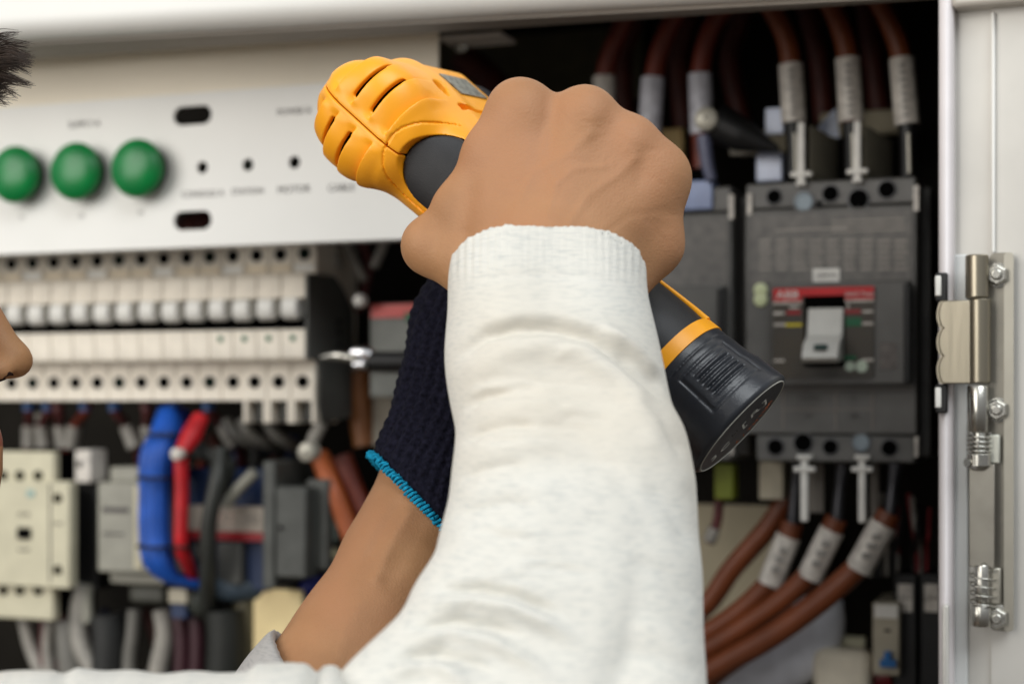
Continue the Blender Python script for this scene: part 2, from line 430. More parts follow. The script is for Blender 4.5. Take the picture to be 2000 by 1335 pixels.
# control panel
panel = thing('control_panel', W(430, 470, -.055), 'cream sheet metal control panel with two slots and a row of small holes', 'panel')
yp = -.055
def sl(px, py, wpx, hpx):
    a, b = W(px-wpx/2, py, yp), W(px+wpx/2, py, yp); h = (W(px, py-hpx/2, yp).z-W(px, py+hpx/2, yp).z)
    return rrect(a.x, b.x, a.z-h/2, a.z+h/2, h/2*.98)
zt, zb = W(430, 178, yp).z, W(430, 480, yp).z
holes = [sl(376, 228, 74, 37), sl(376, 432, 74, 37)]
for px, py in ((395, 327), (484, 322), (575, 317), (668, 313)):
    c = W(px, py, yp); holes.append(circle(c.x, c.z, .0039))
plate('face_plate', rrect(W(-330, 300, yp).x, W(858, 300, yp).x, zb, zt, .002), holes, yp, yp+.002, M_white, panel, bev=0)
m = MB()
a, b = W(-330, 300, yp).x, W(858, 300, yp).x
m.box(a, b, yp+.0025, yp+.018, zt-.0015, zt)
m.box(a, b, yp+.0025, yp+.014, zb, zb+.0015); m.build('flange', M_white, panel, bevel=.0004)
m = MB(); c = W(484, 322, yp+.006); m.cyl(c, c+Vector((0, .004, 0)), .0036, mi=0); m.build('indicator_lens', mat('smoky_lens', (50, 58, 44), .3), panel)
m = MB(); m.tube([W(350, 444, .0), W(376, 436, -.01), W(410, 426, .0)], .006); m.build('wire_behind_slot', M_wired, panel)
for s, px, py, h in (('SUPPLY-A', 165, 243, 12), ('POWER B', 574, 218, 12), ('L1', 44, 424, 8), ('L2', 160, 421, 8), ('L3', 275, 415, 8),
                     ('CONSOLE A', 396, 379, 12), ('STATION', 484, 374, 12), ('MOTOR', 574, 370, 14), ('CABLE', 667, 367, 14)):
    text(s, px, py, yp, h, M_txt, panel)
for i, (px, py, lab) in enumerate(((38, 345, 'glossy green domed push button at the far left, nearest the nose'), (156, 339, 'glossy green domed push button between the two others'),
                                   (275, 333, 'glossy green domed push button nearest the slots'))):
    c = W(px+11, py, yp)
    t = thing('push_button', c, lab, 'push button', 'green push buttons on the control panel')
    m = MB(); R = .0187
    m.lathe(c, (0, -1, 0), [(R*.72, -.001), (R*.74, .008), (R*.98, .0085), (R, .0105)]+[(R*math.cos(a), .0105+.0078*math.sin(a)) for a in np.linspace(.1, math.pi/2, 12)], 48)
    m.build('cap', M_green, t, smooth=50)
    m = MB(); m.lathe(c, (0, -1, 0), [(R*.85, 0), (R*.85, .004), (R*.7, .0045)], 40); m.build('collar', M_black, t)

# ------------------------------------------------------------------ row of modular circuit breakers
xr = W(618, 745, 0).x; PIT = .0177
ztop, zt2 = W(600, 474, 0).z, W(600, 533, 0).z
zb1, zb2 = W(600, 703, 0).z, W(600, 782, 0).z
yn = -.016
zn1, zn2 = W(590, 534, yn).z, W(590, 702, yn).z
zw1, zw2 = W(590, 581, yn).z, W(590, 642, yn).z
def breaker(i):
    """i-th breaker counted from the right"""
    x1 = xr-i*PIT; x0 = x1-PIT+.0006; xc = (x0+x1)/2
    ordn = ['rightmost', 'second', 'third', 'fourth', 'fifth', 'sixth', 'seventh', 'eighth', 'ninth', 'tenth', 'eleventh', 'twelfth', 'thirteenth', 'fourteenth', 'fifteenth'][i]
    lab = 'rightmost pale breaker of the row, against the dark grey end cover' if i == 0 else f'pale toggle breaker, {ordn} from the dark grey end cover'
    t = thing('circuit_breaker', (xc, 0, zb2), lab, 'circuit breaker', 'row of modular circuit breakers under the control panel')
    m = MB()
    # stepped profile in yz, with the toggle window cut back
    prof = [(.06, ztop), (0, ztop), (0, zt2), (yn+.001, zn1), (yn, zn1-.002), (yn, zw1), (yn+.012, zw1), (yn+.012, zw2), (yn, zw2), (yn, zn2+.002), (yn+.001, zn2), (0, zb1), (0, zb2), (.06, zb2)]
    m.prism(prof, 'x', x0, x1)
    m.build('body', M_mcb, t, bevel=.0004, smooth=0)
    m = MB(); m.box(x0-.0002, x1+.0002, yn+.0095, yn+.0115, zw2+.0003, zw1-.0003); m.build('toggle_window', M_hole, t)
    m = MB(); w_ = PIT*.31; tz = zw1-.0001-(.0003*(i % 3))
    m.prism([(yn+.012, tz), (yn-.0045, tz), (yn-.0062, tz-.002), (yn-.0066, tz-.0095), (yn-.0045, tz-.0128), (yn-.001, tz-.0138), (yn+.012, tz-.008)], 'x', xc-w_, xc+w_)
    m.build('toggle', M_tog, t, bevel=.0009, smooth=60)
    m = MB()
    m.box(xc-PIT*.42, xc+PIT*.4, -.0008, .001, zt2+.0012, zt2+.006); m.build('label_strip', mat('strip_a', (230, 214, 186), .5) if i % 3 else M_white_p, t)
    for zc in (ztop-(ztop-zt2)*.36, zb1+(zb2-zb1)*.53):
        m = MB(); m.lathe((xc, -.0006, zc), (0, -1, 0), [(.0041, -.0006), (.0041, .0004), (.0036, .0008), (.0034, -.0002), (0, -.0002)], 20, 0)
        m.build('terminal_screw', M_hole if i % 4 else mat('dark_green_screw', (14, 28, 22), .8, spec=.1), t, smooth=30)
    if i < 4:
        m = MB(); m.box(xc-.0016, xc+.0016, yn-.0007, yn+.001, zn2+(zw2-zn2)*.62, zn2+(zw2-zn2)*.8); m.build('status_window', M_greenp, t)
    if i < 3:
        m = MB(); zs = W(600, 826, 0).z
        for s in (-1, 1): m.box(xc+s*PIT*.42-.0013, xc+s*PIT*.42+.0013, -.0025, .03, zs, zb2+.0005)
        m.box(x0, x1, -.0025, .0, zb2-.0, zb1+.001)
        m.build('terminal_shroud', M_mcb, t, bevel=.0004)
        m = MB(); m.box(xc-PIT*.28, xc+PIT*.28, .006, .03, zs+.001, zb2-.0005); m.build('clamp', M_side, t)
        m = MB(); zc = zb1+(zb2-zb1)*.53
        m.lathe((xc, -.0032, zc), (0, -1, 0), [(.0041, -.0006), (.0041, .0004), (.0036, .0008), (.0034, -.0002), (0, -.0002)], 20, 0); m.build('terminal_screw', M_hole, t)
    return t
for i in range(15): breaker(i)
m = MB()                                               # dark end cover on the right of the row
zs = W(640, 826, .02).z
m.prism([(yn-.0005, zn1), (.022, zn1+.001), (.034, W(680, 560, .03).z), (.05, W(690, 605, .05).z), (.05, W(690, 700, .05).z), (.048, W(690, 705, .05).z),
         (.048, zs+.004), (.006, zs), (.0005, zb2-.002), (.0005, zb1), (yn-.0005, zn2)], 'x', xr+.0004, xr+.0024)
e = m.build('end_cover', M_side, None, bevel=.0004)
tag(e, 'dark grey moulded end cover closing the breaker row beside the glove', 'end cover')
m = MB()
for py in (628, 650, 672): 
    c = W(664, py, .028); m.cyl((xr+.002, c.y, c.z), (xr+.0034, c.y, c.z), .0022, n=14)
m.build('rivet', M_black, e)
# upper strip of wires between panel and breakers, right of the row
def wire(pts, r, mt, lab, cat='wire', grp=None, name='wire', ferr=None, rs=None):
    """pts in (px, py, plane y)"""
    p3 = [W(*q) for q in pts]
    t = thing(name, p3[0], lab, cat, grp)
    m = MB(); m.tube(p3, r, 14); m.build('sheath', mt, t, smooth=60)
    for (pa, pb, k, fm) in (ferr or []):
        m = MB(); a, b = Vector(W(*pa)), Vector(W(*pb)); mid = (a+b)/2
        m.tube([a, mid, b], r*k, 14); m.build('marker_sleeve', fm, t, smooth=60)
    return t
W1 = 'maroon wires dropping behind the control panel'
for pts, mt, lab in (
    ([(612, 455, .05), (640, 520, .045), (690, 590, .06)], M_wired, 'thin oxblood wire slanting down beside the last breaker'),
    ([(640, 460, .03), (655, 500, .03), (660, 522, .03)], M_wire, 'short pale ferrule wire nearest the breaker row'),
    ([(672, 460, .035), (692, 510, .03), (712, 548, .03)], M_wire, 'long pale ferrule wire slanting right above the small white cap'),
    ([(756, 458, .03), (742, 495, .03), (730, 522, .03)], M_wire, 'pale ferrule wire slanting left under the panel edge'),
    ([(700, 455, .06), (720, 520, .06), (700, 610, .06)], M_wired, 'oxblood wire behind the pale ferrules'),
    ([(655, 470, .06), (680, 540, .06), (660, 620, .07)], M_wired, 'oxblood wire curving behind the end cover')):
    wire(pts, .0032, mt, lab, grp=W1)
m = MB(); m.lathe(W(706, 587, 0.01), (0, -1, 0), [(0, .006), (.003, .0055), (.0045, .003), (.0045, 0)], 20)
tag(m.build('screw_cap', M_white_p, None), 'small white round screw cap between end cover and glove', 'screw cap')
# partly hidden breaker behind the glove
hb = thing('moulded_case_breaker', W(800, 725, .02), 'grey breaker with red and green band, mostly hidden behind the navy glove', 'circuit breaker')
m = MB(); m.pbox(722, 1010, 590, 722, .02, .08); m.pbox(722, 1000, 722, 775, .025, .08); m.build('body', mat('mid_grey_plastic', (116, 118, 112), .5), hb, bevel=.001)
m = MB(); m.pbox(724, 1000, 592, 618, .0185, .0198); m.build('red_band', mat('faded_red_print', (214, 84, 78), .4), hb)
m = MB(); m.pbox(790, 830, 610, 626, .0175, .0184); m.build('green_band', M_greenp, hb)
m = MB(); m.pbox(728, 800, 775, 870, .05, .054); m.build('label_card', mat('beige_card', (176, 168, 152), .6), hb)
# fitting with metal point and black sleeve
ft = thing('test_probe', W(735, 705, -.01), 'metal pointed fitting with a black sleeve disappearing behind the glove', 'probe')
m = MB(); m.tube([W(628, 697, -.02), W(660, 694, -.02), W(700, 702, -.02)], [.0012, .0034, .003], 14); m.build('point', M_metal, ft)
m = MB(); m.tube([W(690, 688, -.02), W(712, 690, -.02), W(730, 700, -.02)], [.004, .0050, .0042], 16); m.cyl(W(693, 712, -.02), W(712, 712, -.02), .003); m.build('ferrule', mat('bright_steel', (225, 225, 228), .2, 1), ft)
m = MB(); m.tube([W(727, 706, -.02), W(800, 706, -.02), W(900, 700, -.02)], .0065, 16); m.build('sleeve', M_black, ft)

# ------------------------------------------------------------------ moulded case breakers on the right
def mccb(dx, lab, first=True):
    yf = 0.0; L = 1455; R = 1791
    t = thing('moulded_case_breaker', W(1622, 903, .0), lab, 'circuit breaker', 'large charcoal breakers beside each other')
    m = MB(); m.pbox(L, R, 405, 848, yf, .07); m.build('body', M_dark, t, bevel=.0012)
    m = MB(); m.pbox(L+30, R+26, 372, 890, .022, .075); m.build('base_frame', M_dark, t, bevel=.0012)
    for q_ in ((L+2, R-2, 352, 403), (L+22, R-4, 850, 902)):
        m = MB(); m.pbox(*q_, yf+.001, .066); m.build('terminal_cover', M_dark, t, bevel=.0014)
    m = MB(); m.pbox(L+4, L+13, 378, 420, yf-.0008, .002); m.pbox(R-7, R+3, 362, 412, yf-.0008, .002); m.pbox(R-5, R+2, 852, 892, yf-.0008, .002); m.build('side_clip', M_sleeve, t)
    # face details: raised label area with faint embossed columns
    m = MB(); m.pbox(L+10, R-10, 415, 552, yf-.0006, .001); m.build('rating_plate', mat('rating_plate_grey', (122, 119, 114), .5, var=.2, vscale=160, col2=(98, 96, 94)), t, bevel=.0003)
    m = MB()
    for k in range(9):
        px = L+28+k*33
        for q in range(6):
            m.pbox(px, px+20+random.random()*6, 468+q*11, 472+q*11, yf-.0010, yf-.0005)
    for q in range(3): m.pbox(L+170, R-24, 428+q*10, 431+q*10, yf-.0010, yf-.0005)
    m.pbox(L+60, L+200, 446, 449, yf-.0010, yf-.0005)
    m.build('rating_text', mat('faint_print', (172, 166, 158), .6), t)
    m = MB(); m.pbox(1508, 1776, 549, 751, yf-.010, .001); m.build('front_module', M_dark, t, bevel=.0012)
    m = MB(); m.pbox(1764, 1779, 552, 748, yf-.013, -.0095); m.build('module_edge', M_black, t, bevel=.001)
    # operating face: plate with a recess
    o = W(1510, 562, -.0113); o2 = W(1707, 738, -.0113)
    h1, h2 = W(1570, 578, -.0113), W(1651, 716, -.0113)
    plate('face_label', rrect(o.x, o2.x, o2.z, o.z, .002), [rrect(h1.x, h2.x, h2.z, h1.z, .001)], -.0113, -.0103, mat('dark_label', (62, 60, 56), .4, col2=(70, 62, 50), vscale=30), t)
    m = MB(); m.pbox(1510, 1707, 561, 577, -.0118, -.0114); m.pbox(1510, 1566, 577, 588, -.0118, -.0114); m.pbox(1650, 1707, 577, 584, -.0118, -.0114); m.build('red_band', M_red, t)
    text('ABB', 1538, 576, -.0119, 15, M_white_p, t, stretch=1.15)
    text('SACE Tmax', 1679, 574, -.0119, 8, M_white_p, t)
    m = MB()
    for a in ((1510, 1566, 589, 593), (1650, 1707, 585, 589), (1511, 1532, 609, 614), (1511, 1534, 631, 636), (1684, 1706, 606, 610), (1684, 1706, 629, 634), (1684, 1706, 700, 705), (1511, 1532, 702, 706), (1655, 1658, 592, 602), (1542, 1560, 598, 602)): m.pbox(*a, -.0118, -.0114)
    m.build('white_marks', M_sleeve, t)
    m = MB(); m.pbox(1536, 1564, 606, 614, -.0118, -.0114); m.pbox(1650, 1681, 604, 612, -.0118, -.0114); m.build('red_marks', mat('deep_red_print', (150, 34, 40), .4), t)
    m = MB(); m.pbox(1534, 1566, 631, 637, -.0118, -.0114); m.build('yellow_mark', M_yellow, t)
    m = MB(); m.pbox(1652, 1682, 620, 637, -.0118, -.0114); m.pbox(1650, 1672, 694, 702, -.0118, -.0114); m.build('green_marks', M_greenp, t)
    for px, r in ((1660, .0028), (1683, .0034)):
        m = MB(); m.cyl(W(px, 715, -.0114), W(px, 715, -.0114)+Vector((0, -.001, 0)), r); m.build('indicator_dot', mat('pale_green_dot', (190, 205, 186), .4), t)
    m = MB(); m.pbox(1568, 1653, 576, 718, -.0103, -.0101); m.build('toggle_recess', M_hole, t)
    # toggle lever: back slope and a beak at the bottom
    m = MB()
    x0, x1 = W(1577, 650, -.013).x, W(1647, 650, -.013).x
    z = lambda py: W(1612, py, -.014).z
    m.prism([(-.0104, z(602)), (-.0120, z(600)), (-.016, z(655)), (-.028, z(672)), (-.034, z(700)), (-.030, z(709)), (-.018, z(706)), (-.0104, z(700))], 'x', x0, x1)
    m.build('toggle', mat('toggle_grey', (206, 205, 198), .4, var=.05), t, bevel=.0018, smooth=45)
    m = MB(); xa, xb = W(1590, 680, -.031).x, W(1632, 680, -.031).x
    m.prism([(-.0300, z(675)), (-.0310, z(674)), (-.0336, z(683)), (-.0328, z(684))], 'x', x0+.007, x1-.006); m.build('toggle_inset', mat('dark_teal_print', (40, 66, 62), .4), t)
    m = MB(); m.pbox(1587, 1640, 524, 552, -.0018, -.0006); m.build('name_label', M_white_p, t, bevel=.0004)
    text('10W10', 1613, 538, -.0019, 9, M_txt, t)
    m = MB()
    for py in (566, 585): m.lathe(W(1486, py, 0), (0, -1, 0), [(.0042, 0), (.0040, .0015), (.003, .002), (0, .002)], 20)
    m.build('test_button', mat('pale_yellow_green', (206, 214, 170), .4), t)
    # screws
    for px, py, r, mt in ((1512, 384, .0042, M_hole), (1570, 394, .0054, mat('blue_zinc', (140, 152, 160), .5, .3)), (1622, 378, .0046, M_hole), (1677, 389, .0056, M_hole), (1732, 370, .0048, M_hole), (1600, 397, .0016, M_hole),
                          (1515, 872, .0046, M_hole), (1569, 864, .0052, M_hole), (1622, 872, .0042, M_hole), (1682, 864, .0048, mat('blue_zinc', (140, 152, 160), .5, .3)), (1737, 874, .0044, M_hole)):
        m = MB(); c = W(px, py, .001)
        m.lathe(c, (0, -1, 0), [(r, 0), (r, .0009), (r*.86, .0011), (r*.82, .0002), (0, .0002)], 24, 0)
        m.lathe(c, (0, -1, 0), [(r*1.25, 0), (r*1.2, .0007), (r, .0008)], 24, 1)
        m.build('terminal_screw', [mt, M_dark2], t, smooth=30)
    m = MB()
    for px in (1530, 1632, 1704): m.pbox(px-1.2, px+1.2, 764, 838, -.0006, .0005)
    m.pbox(1530, 1704, 798, 800, -.0006, .0005); m.pbox(L+4, R-4, 758, 760, -.0006, .0005)
    m.build('panel_line', mat('line_grey', (140, 130, 122), .5), t)
    for s, px, py in (('1-4 POLI', 1580, 778), ('I1', 1668, 778), ('A2', 1580, 812), ('B20', 1670, 812)): text(s, px, py, -.0002, 8, M_txt, t)
    m = MB(); m.pbox(1718, 1752, 668, 720, -.0106, -.0099); m.build('side_sticker', mat('worn_sticker', (104, 98, 94), .5, var=.2, vscale=200), t)
    return t
mc = mccb(0, 'charcoal breaker with red and white face plate and pale lever beside the door post')
def copy_tree(o, parent=None):
    c = o.copy(); COL.objects.link(c); c.parent = parent
    for ch in list(o.children): copy_tree(ch, c)
    return c
def copy_plain(o):                       # the second breaker shows only its shell and screws
    c = o.copy(); COL.objects.link(c)
    for ch in o.children:
        if ch.name.split('.')[0] in ('body', 'terminal_cover', 'side_clip', 'rating_plate', 'base_frame', 'front_module', 'module_edge', 'terminal_screw'): copy_tree(ch, c)
    return c
m2 = copy_plain(mc); m2.location.x -= .1075; m2.location.y += .004
m2['label'] = 'second charcoal breaker, half hidden between the fist and the breaker with the visible lever'
# white plastic pins at the phase gaps
def pin(px, py0, py1, top, lab):
    t = thing('cable_pin', W(px, py1, .0), lab, 'pin', 'white cross-shaped pins at the large breaker')
    m = MB()
    m.pbox(px-7, px+7, py0, py1, -.002, .003); cy = (py1-22) if top else (py0+28)
    m.pbox(px-21, px+21, cy-5, cy+5, -.003, .002)
    if top: m.pbox(px-10, px+10, py1-9, py1, -.0035, .003)
    else: m.pbox(px-15, px+15, py0, py0+9, -.0035, .003)
    m.build('pin_body', M_white_p, t, bevel=.0008)
pin(1564, 238, 362, True, 'white cross-shaped pin above the large breaker, nearer the fist')
pin(1674, 235, 356, True, 'white cross-shaped pin above the large breaker, nearer the door post')
pin(1570, 888, 1018, False, 'white cross-shaped pin below the large breaker, nearer the battery')
pin(1683, 888, 1020, False, 'white cross-shaped pin below the large breaker, nearer the door post')
# grey phase barriers
for k, (px, q) in enumerate(((1600, 'left'), (1706, 'right'))):
    m = MB(); a = W(px-22, 245, .02); b = W(px+42, 345, .02)
    xx = [W(px-20, 300, .0).x, W(px+28, 300, .03).x]
    m.add([(xx[0], 0.0, W(px, 244, 0).z), (xx[0], .0, W(px, 350, 0).z), (xx[1], .03, W(px+30, 350, .02).z), (xx[1], .03, W(px+30, 275, .03).z),
           (xx[0]+.002, .002, W(px, 244, 0).z), (xx[0]+.002, .002, W(px, 350, 0).z), (xx[1]+.002, .032, W(px+30, 350, .02).z), (xx[1]+.002, .032, W(px+30, 275, .03).z)],
          [(0, 1, 2, 3), (7, 6, 5, 4), (0, 4, 5, 1), (1, 5, 6, 2), (2, 6, 7, 3), (3, 7, 4, 0)])
    o = m.build('phase_barrier', mat('olive_grey_sheet', (116, 112, 98), .6), None)
    tag(o, 'olive grey angled insulating sheet right of the white pin nearer the %s' % ('fist' if k == 0 else 'door post'), 'insulating sheet', 'insulating sheets above the large breaker')
for q_, w_ in (((1576, 1608, 905, 1000), 'battery'), ((1700, 1716, 905, 1010), 'door post')):
    m = MB(); m.pbox(*q_, .02, .022)
    tag(m.build('phase_barrier', mat('olive_grey_sheet2', (112, 106, 98), .6), None), 'grey insulating sheet under the large breaker, right of the lower pin nearer the '+w_, 'insulating sheet', 'insulating sheets under the large breaker')
# supply cables above
G = 'maroon cables entering from above'
cab_top = [
 ([(1225, 30, .03), (1198, 90, .03), (1182, 150, .03), (1178, 240, .03)], M_maroon, (1180, 150), (1180, 215), M_sleeve, 'maroon cable just right of the middle knuckle, dim against the dark'),
 ([(1330, 10, .02), (1300, 70, .02), (1278, 150, .02), (1268, 330, .02)], M_maroon, (1275, 152), (1267, 290), M_sleeve_b, 'maroon cable with a bluish sleeve right above the ring knuckle'),
 ([(1420, 5, .02), (1388, 60, .02), (1368, 150, .02), (1372, 330, .02)], M_maroon, (1367, 145), (1371, 262), M_sleeve_b, 'maroon cable with a bluish sleeve behind the round metal knob'),
 ([(1490, -10, .01), (1530, 60, .01), (1545, 130, .01), (1550, 240, .01)], M_brown, (1544, 126), (1551, 240), M_sleeve, 'brown cable with a white sleeve ending at the left pole of the large breaker'),
 ([(1605, -25, .01), (1640, 50, .01), (1656, 120, .01), (1663, 240, .01)], M_brown, (1655, 114), (1663, 238), M_sleeve, 'brown cable with a white sleeve ending at the middle pole of the large breaker'),
 ([(1700, -30, .01), (1740, 50, .01), (1762, 120, .01), (1772, 240, .01)], M_brown, (1761, 114), (1772, 244), M_sleeve, 'brown cable with a white sleeve ending at the right pole, nearest the door post')]
for pts, mt, a, b, fm, lab in cab_top:
    y = pts[0][2]
    t = wire(pts, .0062, mt, lab, 'cable', G, 'power_cable', [((a[0], a[1], y), (b[0], b[1], y), 1.18, fm)])
    if fm is M_sleeve and a[0] > 1500:
        m = MB(); bb = pts[-1]; m.tube([W(bb[0], bb[1]-4, y), W(bb[0]+2, bb[1]+40, y), W(bb[0]+2, 345, y)], [.0055, .005, .0045], 14); m.build('cable_lug', M_black, t)
        m = MB(); m.tube([W(bb[0]+3, bb[1]+20, y-.005), W(bb[0]+5, 338, y-.005)], .0013, 8); m.build('lug_highlight', M_steelp, t)
        m = MB()                                        # printed code on the sleeve
        for q in range(8):
            px = a[0]+(b[0]-a[0])*(q+1)/9.5; py = a[1]+(b[1]-a[1])*(q+1)/9.5
            m.pbox(px-5, px+4+random.random()*4, py-3, py+3, y-.0078, y-.0072)
        m.build('sleeve_print', mat('pale_grey_ink', (140, 136, 130), .7), t)
# round knob with dark arm, and clutter behind the breakers
def knob(px, py, y, r, arm, lab):
    t = thing('clamp_screw', W(px, py, y), lab, 'clamp', 'round metal clamps with dark arms')
    c = W(px, py, y)
    m = MB(); m.lathe(c, (0, -1, 0), [(r, -.004), (r, .003), (r*.9, .005), (r*.5, .0062), (0, .0065)], 26); m.build('knob', mat('pale_steel_knob', (198, 194, 180), .4, .4), t)
    m = MB(); m.cyl(c+Vector((0, -.0063, 0)), c+Vector((0, -.0069, 0)), r*.12); m.build('knob_centre', M_black, t)
    m = MB(); m.tube([W(*q) for q in arm[0]], arm[1], 14); m.build('arm', M_black if len(arm) < 3 else arm[2], t)
knob(1382, 234, -.005, .0072, ([(1400, 240, .004), (1450, 265, .004), (1520, 292, .004)], [.012, .010, .002]), 'round pale metal clamp knob with a tapering black arm above the second breaker')
knob(604, 882, .0, .0064, ([(606, 876, .01), (616, 850, .01), (630, 826, .01)], [.004, .0045, .004], M_wire), 'round pale metal clamp knob hanging under the dark end cover')
m = MB(); m.tube([W(1375, 265, .0), W(1382, 320, .0), W(1390, 352, .0)], [.0045, .004, .0035], 12)
tag(m.build('cable_lug', mat('blue_grey_lug', (96, 100, 124), .4), None), 'blue-grey cable lug under the round clamp knob', 'cable lug')
m = MB(); m.pbox(1424, 1472, 282, 302, .03, .036)
tag(m.build('connector_block', mat('pale_beige_plastic', (206, 200, 184), .5), None, bevel=.001), 'small pale beige block below the black clamp arm', 'connector block')
m = MB(); m.pbox(1476, 1528, 296, 354, .02, .035)
tag(m.build('connector_block', mat('ice_blue_gloss', (206, 216, 240), .25), None, bevel=.0012), 'shiny bluish white block left of the white pin above the large breaker', 'connector block')
m = MB(); m.pbox(1494, 1530, 210, 262, .02, .025)
tag(m.build('label_tab', mat('ice_blue_gloss', (206, 216, 240), .25), None, bevel=.0008), 'bluish white tab behind the brown cable with the leftmost white sleeve', 'tab')
m = MB(); m.pbox(1332, 1392, 352, 410, .003, .02)
tag(m.build('glossy_block', M_bluegrey, None, bevel=.0012), 'glossy blue-grey block just right of the little finger knuckle', 'block')
m = MB(); m.add([tuple(W(*q)) for q in ((1585, 262, .05), (1632, 210, .05), (1640, 270, .05), (1585, 262, .056), (1632, 210, .056), (1640, 270, .056))], [(0, 1, 2), (5, 4, 3), (0, 3, 4, 1), (1, 4, 5, 2), (2, 5, 3, 0)])
tag(m.build('label_tab', mat('ice_blue_gloss', (206, 216, 240), .25), None), 'bluish triangular tab between the two white pins', 'tab')
# outgoing cables below
G2 = 'brown cables leaving below the large breaker'
for pts, a, b, rad, lab in (
 ([(1545, 960, .05), (1500, 1030, .05), (1430, 1110, .05), (1370, 1190, .05), (1250, 1270, .05)], None, None, .0066, 'brown cable without a sleeve, behind and above the three sleeved ones'),
 ([(1548, 1020, .02), (1535, 1060, .02), (1500, 1140, .02), (1400, 1225, .02), (1240, 1300, .02)], (1540, 1046), (1503, 1140), .0066, 'brown cable with the white sleeve nearest the battery'),
 ([(1634, 1012, .01), (1612, 1060, .01), (1572, 1130, .01), (1450, 1225, .01), (1240, 1350, .01)], (1625, 1034), (1580, 1128), .0066, 'brown cable with the middle one of three white sleeves'),
 ([(1738, 1000, .0), (1716, 1040, .0), (1672, 1110, .0), (1530, 1225, .0), (1350, 1330, .0), (1240, 1400, .0)], (1726, 1022), (1676, 1112), .0070, 'brown cable with the white sleeve nearest the door post'),
 ([(1560, 1200, .045), (1470, 1262, .045), (1380, 1330, .045), (1300, 1420, .045)], None, None, .007, 'thin brown cable tucked under the sleeved cables')):
    y = pts[0][2]
    t = wire(pts, rad, M_brown, lab, 'cable', G2, 'power_cable', [((a[0], a[1], y), (b[0], b[1], y), 1.14, M_sleeve)] if a else None)
    if a:
        m = MB(); m.tube([W(pts[0][0]+12, 905, y), W(pts[0][0]+6, 950, y), W(pts[0][0], pts[0][1]+10, y)], [.004, .0028, .004], 12); m.build('cable_lug', mat('lug_dark_steel', (70, 70, 74), .3, .6), t)
        m = MB(); ux, uy = (b[0]-a[0]), (b[1]-a[1])
        for q in range(3):
            p = W(a[0]+ux*(.3+.2*q), a[1]+uy*(.3+.2*q), y-.0105); m.box(p.x-.0024, p.x+.0024, p.y+.0015, p.y+.0024, p.z-.0016, p.z+.0016)
        m.build('sleeve_print', mat('pale_grey_ink', (140, 136, 130), .7), t)
m = MB(); m.tube([W(1290, 1345, .06), W(1450, 1310, .06), W(1540, 1285, .06), W(1590, 1235, .06), W(1596, 1170, .06)], [.016, .018, .019, .018, .016], 20)
tag(m.build('conduit', mat('blue_grey_conduit', (224, 227, 236), .45), None), 'thick pale grey conduit curving under the brown cables', 'conduit')
m = MB(); m.pbox(1585, 1700, 1268, 1400, .04, .06)
tag(m.build('duct_cover', mat('pale_cream_plastic', (238, 230, 210), .5), None, bevel=.006), 'pale cream duct cover at the bottom beside the small relay', 'duct cover')
m = MB(); m.tube([W(1618, 1253, .07), W(1655, 1254, .07), W(1690, 1256, .07)], .0045, 14)
tag(m.build('fuse_tube', mat('cream_gloss', (236, 232, 200), .3), None), 'small glossy cream tube lying above the cream duct cover', 'tube')
m = MB(); m.tube([W(1650, 1360, .06), W(1690, 1330, .06), W(1740, 1316, .06)], .008, 14)
tag(m.build('cable', mat('crimson_sheath', (120, 10, 24), .4), None), 'short dark crimson cable at the very bottom under the relay', 'cable')
t = thing('interface_relay', W(1730, 1312, .02), 'slim beige interface relay with a blue lever at lower right', 'relay')
m = MB(); m.pbox(1704, 1757, 1176, 1318, .02, .07); m.build('body', mat('beige_relay', (176, 168, 148), .5), t, bevel=.001)
m = MB(); m.pbox(1708, 1753, 1180, 1206, .0188, .0199); m.build('label', M_white_p, t)
m = MB(); m.pbox(1718, 1750, 1288, 1303, .015, .0199); m.pbox(1726, 1740, 1272, 1288, .015, .0199); m.build('lever', mat('blue_lever', (30, 104, 170), .4), t, bevel=.0006)
m = MB(); m.pbox(1727, 1739, 1228, 1233, .0192, .0199); m.build('slot', M_black, t)
for px, w_, lab in ((1768, 30, 'black terminal module with a white label, next to the slim relay'), (1822, 34, 'black terminal module with a white label, next to the door post')):
    t = thing('terminal_module', W(px, 1320, .03), lab, 'terminal module', 'black terminal modules at lower right')
    m = MB(); m.pbox(px-w_*.75, px+w_*.75, 1120, 1420, .03, .07); m.build('body', M_black, t, bevel=.001)
    m = MB(); m.pbox(px-w_*.48, px+w_*.48, 1140, 1194, .0288, .0298); m.build('label', M_sleeve, t)
    text('X14', px, 1167, .0286, 8, M_txt, t)
# tangle of small wires behind the terminal modules
nth = ['leftmost', 'second from left', 'third from left', 'fourth from left', 'fifth from left', 'rightmost']
for n_, mt, desc in ((6, M_black, 'black'), (3, mat('deep_red_sheath', (128, 16, 24), .5), 'red'), (6, M_wire, 'pale')):
    xs = sorted(1715+random.random()*105 for _ in range(n_))
    for q, x0 in enumerate(xs):
        y0 = 960+random.random()*40; dx_ = (random.random()-.5)*44; w3 = nth[q] if q < n_-1 else 'rightmost'
        wire([(x0, y0, .045), (x0+dx_*.4, y0+55, .03+.02*random.random()), (x0+dx_, 1065+random.random()*30, .045), (x0+dx_, 1125, .045)], .0011+.0005*(q % 2), mt,
             f'{w3} of the thin {desc} wires tangled above the black terminal modules', 'wire', f'thin {desc} wires tangled above the terminal modules')
m = MB(); m.pbox(1395, 1432, 905, 975, .03, .045)
tag(m.build('terminal_block', mat('moss_green_plastic', (116, 126, 30), .5), None, bevel=.001), 'yellow-green terminal block just below the battery', 'terminal block')
